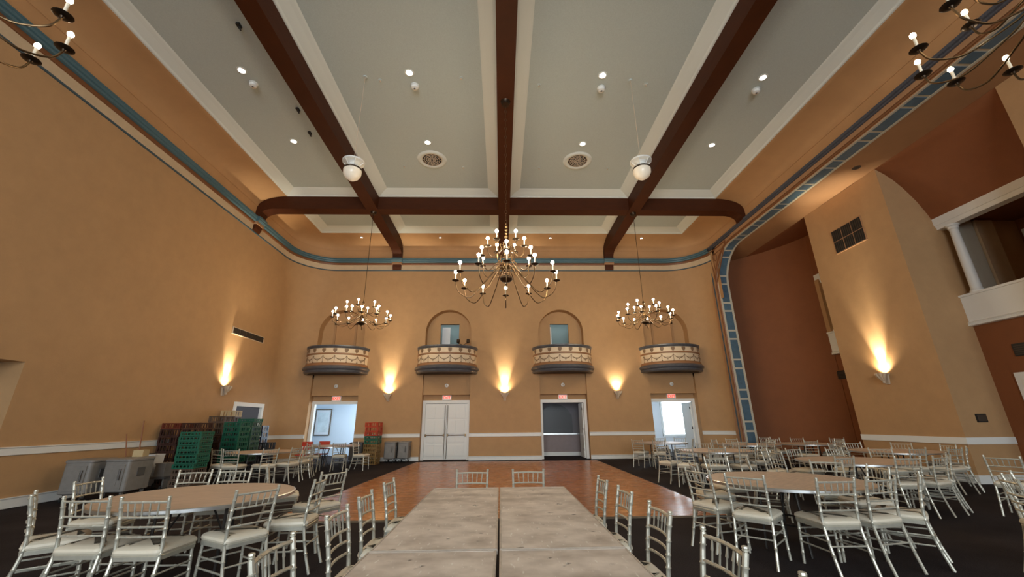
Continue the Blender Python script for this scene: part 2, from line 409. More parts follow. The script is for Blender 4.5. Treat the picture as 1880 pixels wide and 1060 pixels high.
# ---- crown on the left and back walls, cove above it
NLB = 3 + 15 + 2 + 13                            # stop where the arch moulding begins
def trim(name, prof, m, upto=None, label=None): return struct(sweep(prof, upto).build(name, m, smooth=True), label)
trim('trim_1', [(0, 8.47), (.03, 8.475), (.03, 8.515), (0, 8.52)], 'blueline', NLB)
trim('trim_2', [(.012, 8.515), (.02, 8.77)], 'cream', NLB)
trim('trim_3', [(.02, 8.77), (.05, 8.78), (.07, 8.83), (.06, 8.87)], 'roll', NLB)
trim('trim_4', [(.06, 8.87), (.12, 8.885), (.135, 8.93), (.12, 8.95), (.15, 8.965), (.165, 9.01), (.15, 9.03), (.17, 9.045), (.17, 9.07), (0, 9.08)], 'blue', NLB)
cv = []
for i in range(13):
    a = PI / 2 * i / 12; d = .05 + 1.05 * (1 - math.cos(a)); z = 9.52 + (ZW - 9.52) * math.sin(a)
    cv.append((d, z, max(.03, RC - d * 1.6)))
struct(sweep([(.0, 9.05), (.03, 9.52)] + cv + [(1.13, ZW + .02, .03)]).build('ceiling_cove', 'cove', smooth=True))

# ---- ceiling coffers
clx = [(-8.34, BEAM_X[0][0]), (BEAM_X[0][1], BEAM_X[1][0]), (BEAM_X[1][1], BEAM_X[2][0]), (BEAM_X[2][1], 8.59)]
cly = [(CROSS[0][1], 17.28), (CROSS[1][1], CROSS[0][0]), (YR, CROSS[1][0])]
ceiling = struct(MB().box(-9.6, 10, YR, 18.6, 10.2, 10.3).build('ceiling', 'ceil'))
k = 0
for x0, x1 in clx:
    for y0, y1 in cly:
        k += 1
        rows = []
        for d, z in [(-.04, ZW), (.03, ZW), (.05, ZW + .015), (.07, ZW + .04), (.16, ZW + .075), (.27, ZW + .12), (.36, ZW + .15), (.40, ZC), (.41, ZC + .01)]:
            rows.append([(x0 + d, y0 + d, z), (x1 - d, y0 + d, z), (x1 - d, y1 - d, z), (x0 + d, y1 - d, z)])
        struct(MB().grid(rows, close=True).build('trim_%d' % (10 + k), 'ceilwhite'))
        MB().quad((x0 + .38, y0 + .38, ZC), (x1 - .38, y0 + .38, ZC), (x1 - .38, y1 - .38, ZC), (x0 + .38, y1 - .38, ZC)).build('panel', 'ceil', ceiling)

# ---- beams with turned-down ends
def beam_profile(a, b, end_a, end_b, ZB=ZB):
    bot = []
    if end_a: bot += [(a + .17, 9.04), (a + .17, 9.13)] + [(a + .17 + .5 * (1 - math.cos(t)), 9.13 + (ZB - 9.13) * math.sin(t)) for t in [PI / 2 * i / 6 for i in range(1, 7)]]
    else: bot += [(a, ZB)]
    if end_b: bot += [(b - .17 - .5 * (1 - math.cos(t)), 9.13 + (ZB - 9.13) * math.sin(t)) for t in [PI / 2 * i / 6 for i in range(6, 0, -1)]] + [(b - .17, 9.13), (b - .17, 9.04)]
    else: bot += [(b, ZB)]
    return bot + [(b, bot[-1][1]), (b, 9.97 + (ZB - 9.4)), (a, 9.97 + (ZB - 9.4)), (a, bot[0][1])]
for i, (x0, x1) in enumerate(BEAM_X):
    struct(MB().prism(beam_profile(YR, YB, False, True), 'x', x0, x1).build('beam_%d' % (i + 1), 'beam'), 'dark brown ceiling beam running the length of the hall')
for i, (y0, y1) in enumerate(CROSS):
    struct(MB().prism(beam_profile(XL, XR, True, True, ZB + .015), 'y', y0 + .003, y1 - .003).build('beam_%d' % (4 + i), 'beam'), 'dark brown cross beam')
# brackets under the beam ends, with the crown breaking forward over them
def bracket(cx, cy, ax, ay):
    """ax, ay = inward direction"""
    r = struct(empty('beam_bracket', (cx, cy, 8.5), math.atan2(ay, ax) - PI / 2))
    MB().prism([(0, .02), (.05, .02), (.10, .12), (.13, .27), (0, .27)], 'x', -.20, .20).build('block', 'beam', r)
    MB().box(-.23, .23, 0, .16, .27, .37).build('shelf', 'tan', r)
    MB().prism([(0, .37), (.20, .385), (.235, .44), (.22, .46), (.25, .50), (.25, .57), (0, .58)], 'x', -.25, .25).build('cap', 'blue', r)
bracket(XL, 14.325, 1, 0)
for x0, x1 in BEAM_X: bracket((x0 + x1) / 2, YB, 0, -1)

# ---- right side: wide tiled arch into the aisle
YA, ZA, RA, XI = 16.90, 8.71, 1.50, 10.17         # jamb, head, corner radius, inner face
def arch_edge(off, n=14):
    """edge of the opening, pushed outwards by off; runs jamb foot -> corner -> head"""
    c = (YA - RA, ZA - RA); r = RA + off
    return [(YA + off, 0.0), (YA + off, 3.5)] + arcpts(c[0], c[1], r, 0, PI / 2, n) + [(8.0, ZA + off), (YR, ZA + off)]
E0 = arch_edge(0); EO = [(min(17.45, y + 2) if z < 7.0 else 0, z) for y, z in E0]
outer = []
for y, z in E0:
    if z <= ZA - RA + .01: outer.append((17.45, z))
    else:
        t = math.atan2(z - (ZA - RA), y - (YA - RA))
        if y > YA - RA + .01:
            # project from the arc centre onto the box (17.45, 8.98)
            dy, dz = math.cos(t), math.sin(t); s1 = (17.45 - (YA - RA)) / max(dy, 1e-6); s2 = (8.98 - (ZA - RA)) / max(dz, 1e-6); s = min(s1, s2)
            outer.append((YA - RA + dy * s, ZA - RA + dz * s))
        else: outer.append((y, 8.98))
mb = MB().grid([[(XR - .02, y, z) for y, z in E0], [(XR - .02, y, z) for y, z in outer]])
mb.quad((XR - .02, 17.45, 0), (XR - .02, 17.45, 8.98), (XR, 17.45, 8.98), (XR, 17.45, 0))
mb.poly([(XR - .02, 17.45, 8.0), (XR - .02, 17.45, 8.98), (XR - .02, 16.6, 8.98)])
wall_right = struct(mb.build('wall_right', 'tan'))
trimarch = struct(empty('trim_30'), 'blue tile band lining the wide arch')
MB().grid([[(XR - .02, y, z) for y, z in E0], [(XI, y, z) for y, z in E0]]).build('border', 'grout', trimarch)
# raised cream fillets either side of the tiles
for xa in (XR - .02, XI - .07):
    e1 = arch_edge(-.012)
    MB().grid([[(xa, y, z) for y, z in E0], [(xa, y, z) for y, z in e1], [(xa + .07, y, z) for y, z in e1], [(xa + .07, y, z) for y, z in E0]]).build('fillet', 'grout', trimarch)
# single tiles
LEN = [0]
for i in range(1, len(E0)): LEN.append(LEN[-1] + math.dist(E0[i], E0[i - 1]))
def at_len(s):
    for i in range(1, len(E0)):
        if s <= LEN[i]:
            t = (s - LEN[i - 1]) / (LEN[i] - LEN[i - 1]); return (E0[i - 1][0] + (E0[i][0] - E0[i - 1][0]) * t, E0[i - 1][1] + (E0[i][1] - E0[i - 1][1]) * t)
    return E0[-1]
def normal_at(s):
    a, b = at_len(max(0, s - .02)), at_len(s + .02); t = Vector((b[0] - a[0], b[1] - a[1])).normalized(); return Vector((-t.y, t.x))   # towards the opening? fixed below
s = .25; kk = 0
while s < LEN[-1] - 1.2 and kk < 60:
    L = .80 if kk % 2 == 0 else .29
    q = [at_len(s + L * i / 4) for i in range(5)]
    rows = []
    for xx, h in ((XR + .07, 0), (XR + .07, .010), (XI - .09, .010), (XI - .09, 0)):
        row = []
        for i in range(5):
            n = normal_at(s + L * i / 4); y, z = q[i]
            # inward = towards the arc centre side
            n3 = Vector((YA - 3 - y, 4 - z)); n = n if n.dot(n3) > 0 else -n
            row.append((xx, y + n.x * h, z + n.y * h))
        rows.append(row)
    t = MB().grid(rows); a_ = [r_[0] for r_ in rows]; b_ = [r_[-1] for r_ in rows]; t.poly(a_); t.poly(b_)
    t.build('tile', 'tile', trimarch)
    s += L + .075; kk += 1
# face mouldings round the arch
e = arch_edge(.075)
struct(MB().tube([(XR - .02, y, z) for y, z in e], .045, 8).build('trim_31', 'roll', smooth=True))
struct(MB().box(XR - .05, XR - .015, YR, 15.3, 8.83, 8.965).build('trim_32', 'tan'))
struct(MB().prism([(XR - .02, 8.96), (XR - .10, 8.965), (XR - .11, 9.0), (XR - .16, 9.01), (XR - .17, 9.08), (XR, 9.085)], 'y', YR, 17.1).build('trim_33', 'dkblue'))
struct(MB().box(XR - .05, XR - .01, 17.20, 17.25, 0, 8.9).build('trim_34', 'blueline'))
# triangular spandrel panel with its medallion
TRI = [(17.12, 8.88), (15.75, 8.88), (16.98, 7.30)]
sp = struct(empty('trim_35', (XR - .03, 0, 0)), 'triangular spandrel panel with a round medallion')
for i in range(3):
    (ya, za), (yb, zb) = TRI[i], TRI[(i + 1) % 3]
    MB().tube([(0, ya, za), (0, yb, zb)], .028, 6).build('moulding', 'roll', sp)
g = [(sum(p[0] for p in TRI) / 3 + (p[0] - sum(q[0] for q in TRI) / 3) * .62, sum(p[1] for p in TRI) / 3 + (p[1] - sum(q[1] for q in TRI) / 3) * .62) for p in TRI]
for i in range(3): MB().tube([(0, *g[i]), (0, *g[(i + 1) % 3])], .014, 6).build('moulding', 'roll', sp)
MB().tube([(0, 16.72 + .12 * math.cos(t), 8.5 + .15 * math.sin(t)) for t in [2 * PI * i / 20 for i in range(21)]], .018, 6).build('medallion', 'roll', sp)

# ---- the aisle beyond the arch
XP, XG = 11.40, 12.63
VA = [(11.40, 8.74), (11.64, 8.57), (11.87, 8.35), (12.06, 8.11), (12.22, 7.86), (12.36, 7.62), (12.47, 7.37), (12.55, 7.18), (12.61, 7.0)]
PIERS = [(10.33, 13.37), (4.10, 7.14), (-2.1, .95), (-13.0, -5.3)]
for i, (y0, y1) in enumerate(PIERS):
    pm = MB().prism([(XP, 0), (XP, 8.74)] + VA[1:] + [(15.2, 7.0), (15.2, 0)], 'y', y0, y1).build('wall_pier_%d' % (i + 1), 'wall')
    struct(pm, 'tan pier between the aisle bays')
    if i < 2:
        for nm, z0, z1, mm in (('chair_rail', .88, 1.04, 'white'), ('skirting', 0, .19, 'white')):
            MB().prism([(XP - .03, y1), (XP - .03, y0 - .03), (XG, y0 - .03), (XG, y0), (XP, y0), (XP, y1)], 'z', z0, z1).build(nm, mm, pm)
struct(MB().quad((XI, YR, 8.72), (XP + .01, YR, 8.745), (XP + .01, 18.3, 8.745), (XI, 18.3, 8.72)).build('ceiling_aisle', 'soffit'))
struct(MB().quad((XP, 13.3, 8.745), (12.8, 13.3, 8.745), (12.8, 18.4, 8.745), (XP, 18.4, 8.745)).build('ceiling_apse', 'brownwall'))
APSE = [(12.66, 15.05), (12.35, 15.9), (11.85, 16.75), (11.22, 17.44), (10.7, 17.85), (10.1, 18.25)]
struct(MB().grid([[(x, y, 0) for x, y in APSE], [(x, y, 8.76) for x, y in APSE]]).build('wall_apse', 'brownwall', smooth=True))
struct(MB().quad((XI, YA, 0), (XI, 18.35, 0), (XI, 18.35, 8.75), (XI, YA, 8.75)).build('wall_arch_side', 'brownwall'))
BAYY = [(13.37, 15.08), (7.14, 10.33), (.95, 4.10), (-5.3, -2.1)]
for i, (y0, y1) in enumerate(BAYY):
    if i == 0: struct(MB().box(XG + .02, XG + .2, y0, y1, 7.0, 8.76).build('wall_gallery_upper', 'brownwall'))
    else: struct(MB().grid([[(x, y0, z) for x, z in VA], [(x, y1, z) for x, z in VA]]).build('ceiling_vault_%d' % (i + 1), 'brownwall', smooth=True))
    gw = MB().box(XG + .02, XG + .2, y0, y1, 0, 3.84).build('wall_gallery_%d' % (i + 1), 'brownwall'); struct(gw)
    gal = tag(empty('gallery_balcony', (XG, (y0 + y1) / 2, 3.82)), ['white gallery parapet glimpsed beyond the far edge of the lit pier', 'white columned gallery balcony at upper right, beyond the sconce pier', 'white gallery balcony in the aisle bay beside the camera', 'white gallery balcony in the aisle bay behind the camera'][i], 'balcony', 'aisle galleries')
    h = (y1 - y0) / 2
    MB().box(-.05, .16, -h, h, .04, .80).build('parapet', 'white', gal)
    MB().prism([(-.05, 0), (-.10, .015), (-.10, .05), (-.07, .07), (-.10, .10), (-.05, .13), (.16, .13), (.16, 0)], 'y', -h, h).build('base_moulding', 'white', gal)
    MB().box(-.09, .20, -h, h, .80, .86).build('handrail', 'white', gal)
    MB().prism([(-.03, 2.98), (-.03, 3.20), (.28, 3.20), (.28, 2.98)], 'y', -h, h).build('entablature', 'white', gal)
    MB().prism([(.02, 2.86), (.02, 2.90), (-.01, 2.98), (.28, 2.98), (.28, 2.86)], 'y', -h, h).build('architrave', 'white', gal)
    for yy in ((h - .32,) if i == 0 else (h - .32, -h + .32)):
        cm = MB().lathe([(.15, .86), (.15, .92), (.125, .95), (.115, 1.0), (.11, 1.8), (.095, 2.72), (.12, 2.75), (.12, 2.80), (.15, 2.83), (.15, 2.87)], 18, (.12, yy, 0)).build('column', 'white', gal, True)
    if i == 0: MB().box(-.06, .1, h - .2, h - .01, .86, 2.98).build('pilaster', 'wall', gal)
    # gallery room behind
    rm = MB().quad((XG, y0, 7.0), (15.1, y0, 7.0), (15.1, y1, 7.0), (XG, y1, 7.0)).quad((XG, y0, 3.86), (15.1, y0, 3.86), (15.1, y1, 3.86), (XG, y1, 3.86)).quad((15.1, y0, 3.8), (15.1, y1, 3.8), (15.1, y1, 7), (15.1, y0, 7))
    if i == 0: rm.quad((XG, y1, 0), (15.1, y1, 0), (15.1, y1, 7.1), (XG, y1, 7.1))
    struct(rm.build('wall_gallery_room_%d' % (i + 1), 'brownwall'))
    if i == 1:
        pl = struct(empty('pilaster', (0, y1, 0)), 'cream pilaster at the end of the gallery')
        MB().box(13.05, 13.70, -.06, .02, 3.86, 6.95).build('shaft', 'grout', pl)
        MB().box(13.72, 14.25, -.12, .02, 3.86, 6.95).build('face', 'cream', pl)
        aw = struct(empty('window_4', (15.05, 8.6, 0)), 'arched white surround inside the gallery')
        MB().grid([[(0, (r_ * math.cos(t)), 5.3 + r_ * math.sin(t)) for t in [PI * j / 20 for j in range(21)]] for r_ in (.75, .98)] ).build('arch_moulding', 'white', aw)
        MB().poly([(-.03, .75 * math.cos(PI * j / 20), 5.3 + .75 * math.sin(PI * j / 20)) for j in range(21)]).build('arch_panel', 'tan', aw)
        MB().box(-.06, .03, -1.6, 1.6, 6.3, 6.65).build('cornice', 'white', aw); MB().box(-.06, .03, -1.6, 1.6, 5.12, 5.28).build('sill', 'white', aw)
        # white doorway and black grille under the gallery
        dd = struct(empty('door_6', (XG + .02, 9.10, 0)), 'white panelled door under the gallery')
        MB().box(-.05, .04, -.72, .72, 0, 2.54).build('door_frame', 'white', dd); MB().box(-.07, 0, -.58, .58, .02, 2.40).build('leaf', 'white', dd)
        for zz in (.25, 1.0, 1.75):
            for yy in (-.46, .06): MB().box(-.085, -.06, yy, yy + .40, zz, zz + .58).build('panel', 'white', dd)
        MB().lathe([(.01, -.05), (.03, -.03), (.03, .03), (.01, .05)], 10, (-.10, -.5, 1.05)).build('handle', 'brass', dd)

# ---- chair rail and skirting
def runs(prefix, segs, f, z0, z1, t=.03):
    for i, (a, b) in enumerate(segs): struct(f(a, b, z0, z1, t).build(prefix % (i + 1) if '%' in prefix else prefix, 'white'))
fl = lambda a, b, z0, z1, t: MB().prism([(XL, z0), (XL + t, z0 + .01), (XL + t, z1 - .03), (XL + t * 1.6, z1 - .015), (XL + t * 1.6, z1), (XL, z1)], 'y', a, b)
fb = lambda a, b, z0, z1, t: MB().prism([(YB, z0), (YB - t, z0 + .01), (YB - t, z1 - .03), (YB - t * 1.6, z1 - .015), (YB - t * 1.6, z1), (YB, z1)], 'x', a, b)
lsegs = [(ALC[1], DW5[0] - .12), (DW5[1] + .10, YB - RL)]
runs('trim_4%d', lsegs, fl, .96, 1.12); runs('baseboard_left_%d', lsegs, fl, 0, .20)
bsegs = [(XL + RL, BAYS[0] - BW), (BAYS[0] + BW, BAYS[1] - BW), (BAYS[1] + BW, BAYS[2] - BW), (BAYS[2] + BW, BAYS[3] - BW), (BAYS[3] + BW, XR - RRL)]
runs('trim_5%d', bsegs, fb, .93, 1.085); runs('baseboard_back_%d', bsegs, fb, 0, .17)
for side in (-1, 1):
    for nm, z0, z1 in (('trim_6%d' % (side + 2), .93, 1.085), ('baseboard_corner_%d' % (side + 2), 0, .17)):
        r = RL if side < 0 else RRL; cx = XL + RL if side < 0 else XR - RRL; cy = YB - r
        A0, A1 = (PI / 2, PI) if side < 0 else (PI / 2, .06)
        struct(MB().grid([[(cx + (r - dd) * math.cos(t), cy + (r - dd) * math.sin(t), z) for t in [A0 + (A1 - A0) * j / 14 for j in range(15)]] for dd, z in ((0, z0), (.03, z0), (.03, z1 - .03), (.048, z1), (0, z1))]).build(nm, 'white', smooth=True))

# ---- doors in the back wall
YD = YB + RD2
def door_frame(name, cx, label, w=1.84, h=2.33, fw=.13):
    r = struct(empty(name, (cx, YD, 0)), label)
    for s in (-1, 1): MB().box(s * (w / 2) if s > 0 else -w / 2 - fw, w / 2 + fw if s > 0 else -w / 2, -.06, .12, 0, h).build('jamb', 'white', r)
    MB().box(-w / 2 - fw, w / 2 + fw, -.06, .12, h, h + fw).build('head', 'white', r)
    return r
d1 = door_frame('door_1', BAYS[0], 'white door frame opening to a pale blue room')
d2 = door_frame('door_2', BAYS[1], 'closed pair of white panelled doors with push bars')
d3 = door_frame('door_3', BAYS[2], 'white door frame opening to a dark lobby with arched shutter')
d4 = door_frame('door_4', BAYS[3], 'white door frame opening to a brightly lit room')
for s in (-1, 1):
    lf = MB().box(min(s * .005, s * .915), max(s * .005, s * .915), 0, .05, .02, 2.32).build('leaf', 'white', d2)
    for r_, (z0, z1) in enumerate(((.16, .62), (.70, .98), (1.06, 1.62), (1.70, 2.18))):
        for c_ in (.09, .49):
            MB().prism([(0, z0), (.33, z0), (.33, z1), (0, z1)], 'y', -.03, .01).build('panel', 'white', lf, loc=((c_ if s > 0 else -c_ - .33), 0, 0))
    MB().tube([(s * .08, -.07, 1.0), (s * .86, -.07, 1.0)], .018, 8).build('push_bar', 'brass', lf)
    for x in (.08, .86): MB().box(s * x - .03, s * x + .03, -.09, .005, .95, 1.05).build('bar_bracket', 'brass', lf)
    MB().tube([(s * .055, -.03, .05), (s * .055, -.03, 2.25)], .012, 6).build('vertical_rod', 'brass', lf)
# doors 3 and 4 stand open: leaf edge with hinges on the outer jamb
for dr, w_ in ((d3, 1.84), (d4, 1.84)):
    lf = MB().box(w_ / 2 - .05, w_ / 2, .12, 1.0, .02, 2.31).build('open_leaf', 'white', dr)
    for z in (.3, 1.15, 2.0): MB().box(w_ / 2 - .07, w_ / 2 - .05, .10, .16, z, z + .11).build('hinge', 'dkbrass', lf)

# rooms beyond
def room(name, x0, x1, y0, y1, z0, z1, m, fm='carpet'):
    mb = MB().quad((x0, y0, z0), (x0, y1, z0), (x0, y1, z1), (x0, y0, z1)).quad((x1, y0, z0), (x1, y1, z0), (x1, y1, z1), (x1, y0, z1)).quad((x0, y1, z0), (x1, y1, z0), (x1, y1, z1), (x0, y1, z1)).quad((x0, y0, z1), (x1, y0, z1), (x1, y1, z1), (x0, y1, z1))
    # front return round the doorway
    o = struct(mb.build(name, m)); 
    if fm: struct(MB().box(x0, x1, y0 - .4, y1, -.06, -.002).build(name.replace('wall', 'floor'), fm))
    return o
room('wall_room_1', -10.4, -5.6, YD + .12, YD + 3.4, 0, 3.2, 'roomblue')
room('wall_room_3', 1.2, 4.9, YD + .12, YD + 1.9, 0, 3.0, 'roomdark')
room('wall_room_4', 6.0, 11.2, YD + .12, YD + 3.6, 0, 3.2, 'roomwhite')
for i, (a, b, y1, zt) in enumerate(((-10.4, -5.6, YD + .13, 3.2), (1.2, 4.9, YD + .13, 3.0), (6.0, 11.2, YD + .13, 3.2))):
    c = (BAYS[0], BAYS[2], BAYS[3])[i]
    struct(cells([a, c - .98, c + .98, b], [0, 2.38, zt], [(c - .98, c + .98, 0, 2.38)], lambda u, z: (u, y1, z)).build('wall_room_front_%d' % (i + 1), ('roomblue', 'roomdark', 'roomwhite')[i]))
# daylight windows of the side rooms, round the corner from their doorways
for nm, x, y0, y1, z0, z1, sx in (('window_5', -5.62, YD + .9, YD + 3.0, .9, 2.6, -1), ):
    o = struct(MB().quad((x, y0, z0), (x, y1, z0), (x, y1, z1), (x, y0, z1)).build(nm, 'sidepane'))
    MB().box(x - .03, x, y0 - .08, y0, z0, z1).box(x - .03, x, y1, y1 + .08, z0, z1).box(x - .03, x, y0, y1, z1, z1 + .08).build('window_frame', 'white', o)
o = struct(MB().quad((8.55, YD + 3.56, .85), (10.15, YD + 3.56, .85), (10.15, YD + 3.56, 2.9), (8.55, YD + 3.56, 2.9)).build('window_6', 'sidepane'))
MB().box(8.45, 8.55, YD + 3.5, YD + 3.58, .78, 2.98).box(10.15, 10.25, YD + 3.5, YD + 3.58, .78, 2.98).box(8.45, 10.25, YD + 3.46, YD + 3.58, .75, .85).build('window_frame', 'white', o)
struct(MB().quad((2.0, YD + .5, 2.97), (3.6, YD + .5, 2.97), (3.6, YD + 1.2, 2.97), (2.0, YD + 1.2, 2.97)).build('ceiling_fill_lobby', emat('lobby_fill_glow', (.9, .93, 1), 1.1)))  # added fill panel, out of view, glows weakly to lift the dark lobby
# dark lobby behind door 3: arched roller shutter over a counter
lob = tag(empty('shutter_counter', (BAYS[2] - .1, YD + 1.8, 0)), 'dark arched roller shutter above a mauve counter behind the doorway', 'counter')
A = arcpts(0, 1.55, .78, 0, PI, 20)
MB().poly([(-.78, 0, 1.0), (.78, 0, 1.0)] + [(x, 0, z) for x, z in A]).build('shutter', 'shutter', lob)
for j in range(11): MB().box(-.77, .77, -.02, 0, 1.02 + j * .075, 1.02 + j * .075 + .05).build('slat', 'shutter', lob)
MB().box(-1.1, 1.1, -.12, .02, .93, 1.0).build('counter_top', 'alu', lob)
MB().box(-1.1, 1.1, -.05, .02, .16, .93).build('counter_front', 'roommauve', lob)
MB().box(-1.1, 1.1, -.07, .02, 0, .16).build('plinth', 'white', lob)
# rooms behind the two open balcony doorways
for i, (a, b) in enumerate((NICHE[1], NICHE[2])):
    struct(MB().quad((a - .9, YB + 1.9, 3.4), (b + .9, YB + 1.9, 3.4), (b + .9, YB + 1.9, 6.4), (a - .9, YB + 1.9, 6.4)).quad((a - .9, YB + .64, 3.4), (a - .9, YB + 1.9, 3.4), (a - .9, YB + 1.9, 6.4), (a - .9, YB + .64, 6.4)).quad((b + .9, YB + .64, 3.4), (b + .9, YB + 1.9, 3.4), (b + .9, YB + 1.9, 6.4), (b + .9, YB + .64, 6.4)).quad((a - .9, YB + .64, 6.4), (b + .9, YB + .64, 6.4), (b + .9, YB + 1.9, 6.4), (a - .9, YB + 1.9, 6.4)).build('wall_loft_%d' % (i + 1), 'teal'))
    lm = struct(MB().quad((a - .6, YB + .7, 6.38), (b + .6, YB + .7, 6.38), (b + .6, YB + 1.7, 6.38), (a - .6, YB + 1.7, 6.38)).build('ceiling_lamp_panel_%d' % (i + 1), emat('loft_lamp_%d' % i, (.85, .95, 1), 2.2)))
    df = struct(empty('door_%d' % (7 + i), (a, YB + .62, 3.5)), 'grey panelled door standing inside the balcony doorway')
    w_ = .40 if i == 0 else .12
    MB().box(.02, w_, .3, .34, 0, 2.4).build('leaf', 'roomwhite', df)
    if i == 0:
        for z in (.3, 1.5): MB().box(.08, .34, .285, .31, z, z + .85).build('panel', 'roomwhite', df)
# closed balcony doors on the two outer niches: casing and flush leaf
for i, c in enumerate((BAYS[0], BAYS[3])):
    cs = struct(empty('door_%d' % (9 + i), (c, YB + ND, 3.5)), 'closed wall-coloured door with casing in the balcony niche')
    for x in (-.52, .44): MB().box(x, x + .09, -.06, 0, 0, 2.5).build('casing', 'casing', cs)
    MB().box(-.52, .53, -.06, 0, 2.41, 2.5).build('casing', 'casing', cs)
    MB().box(-.44, .44, -.015, 0, 0, 2.42).build('leaf', 'cove', cs)

# ---- white-framed doorway in the left wall near the corner and the alcove at the picture's edge
d5 = struct(empty('door_5', (XL, 0, 0)), 'white-framed doorway in the left wall near the back corner')
for y in (DW5[0] - .12, DW5[1]): MB().box(-.05, .05, y, y + .12, 0, DW5[3]).build('jamb', 'white', d5)
MB().box(-.05, .06, DW5[0] - .12, DW5[1] + .12, DW5[3], DW5[3] + .14).build('head', 'white', d5)
room5 = MB().quad((XL - 2, 14.6, 0), (XL - 2, 17.4, 0), (XL - 2, 17.4, 2.7), (XL - 2, 14.6, 2.7)).quad((XL - .06, 17.4, 0), (XL - 2, 17.4, 0), (XL - 2, 17.4, 2.7), (XL - .06, 17.4, 2.7)).quad((XL - .06, 14.6, 0), (XL - 2, 14.6, 0), (XL - 2, 14.6, 2.7), (XL - .06, 14.6, 2.7)).quad((XL - .06, 14.6, 2.7), (XL - 2, 14.6, 2.7), (XL - 2, 17.4, 2.7), (XL - .06, 17.4, 2.7)).quad((XL - .06, 14.6, 0), (XL - 2, 14.6, 0), (XL - 2, 17.4, 0), (XL - .06, 17.4, 0))
struct(room5.build('wall_room_5', 'roomdark'))
lp = struct(MB().box(XL - 1.6, XL - .5, 16.35, 16.55, 2.55, 2.6).build('ceiling_lamp_strip', emat('strip_lamp', (.9, .97, 1), 9)))
alc = struct(empty('door_11', (XL - .5, (ALC[0] + ALC[1]) / 2, 0)), 'white door set back in the left wall alcove')
MB().box(-.05, .02, -.92, .92, 0, 2.71).build('leaf', 'roomdark', alc); MB().box(-.04, .06, .62, .80, 0, 2.5).build('jamb', 'white', alc); MB().box(-.04, .06, -.80, .80, 2.38, 2.5).build('head', 'white', alc); MB().box(-.04, .04, -.8, .62, .02, 2.38).build('door_leaf', 'white', alc)
# ================================================================== BALCONIES ON THE BACK WALL
def balcony_meshes():
    a, b = 1.29, 1.10
    def ring(off, z, n=36): return [((a + off) * math.cos(PI * i / n), -(b + off) * math.sin(PI * i / n) ** .9, z) for i in range(n + 1)]
    def band(prof): return MB().grid([ring(o, z) for o, z in prof])
    G = {}
    G['rail'] = band([(-.06, 1.03), (.02, 1.03), (.045, 1.05), (.03, 1.08), (.06, 1.10), (.06, 1.15), (.0, 1.165), (-.08, 1.165), (-.08, 1.03)]).mesh('rail', 'balc_blue', True)
    G['upper_frieze'] = band([(0, .83), (0, 1.03)]).mesh('upper_frieze', 'balc_cream', True)
    G['middle_band'] = band([(0, .75), (.03, .765), (.03, .815), (0, .83)]).mesh('middle_band', 'balc_brown', True)
    G['lower_frieze'] = band([(0, .42), (0, .75)]).mesh('lower_frieze', 'balc_cream', True)
    G['lower_band'] = band([(.05, .30), (.045, .34), (.02, .40), (0, .42)]).mesh('lower_band', 'balc_brown', True)
    G['base_moulding'] = band([(-.10, .0), (.0, .0), (.05, .02), (.075, .07), (.055, .115), (.07, .13), (.11, .15), (.13, .20), (.11, .255), (.06, .285), (.05, .30)]).mesh('base_moulding', 'balc_blue', True)
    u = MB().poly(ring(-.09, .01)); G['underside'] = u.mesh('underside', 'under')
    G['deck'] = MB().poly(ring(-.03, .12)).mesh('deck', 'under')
    # ornament pieces
    G['medallion'] = MB().poly([(-.05, 0, .06), (.05, 0, .06), (.06, 0, .02), (.045, 0, -.03), (0, 0, -.07), (-.045, 0, -.03), (-.06, 0, .02)]).mesh('medallion', 'ornament')
    m2 = MB(); pts = [(-.05, .06), (.05, .06), (.06, .02), (.045, -.03), (0, -.07), (-.045, -.03), (-.06, .02)]
    m2.prism(pts, 'y', -.018, 0); m2.prism([(x * .55, z * .55) for x, z in pts], 'y', -.03, -.018); G['medallion'] = m2.mesh('medallion', 'ornament')
    sw = MB()
    for dz, r in ((0, .009), (.035, .006)):
        sw.tube([(x, -.008, -.09 * (1 - (x / .17) ** 2) + dz * (1 - abs(x) / .17)) for x in [-.17 + .34 * i / 10 for i in range(11)]], r, 5)
    sw.prism([(-.02, -.10), (.02, -.10), (0, -.15)], 'y', -.014, 0)
    G['swag'] = sw.mesh('swag', 'ornament')
    G['drop'] = MB().tube([(0, -.008, .07), (0, -.008, -.14)], [.010, .006], 5).prism([(-.035, .06), (0, .095), (.035, .06), (0, .03)], 'y', -.016, 0).prism([(-.02, -.12), (.02, -.12), (.03, -.15), (-.03, -.15)], 'y', -.014, 0).mesh('drop', 'ornament')
    return G, (lambda t: (a * math.cos(t), -b * math.sin(t) ** .9))
BG, bal_pt = balcony_meshes()
BL = ['curved balcony over the blue-lit doorway, leftmost of the four', 'curved balcony above the closed double doors, music lamp standing inside', 'curved balcony above the dark lobby doorway', 'curved balcony above the bright doorway, nearest the tiled arch']
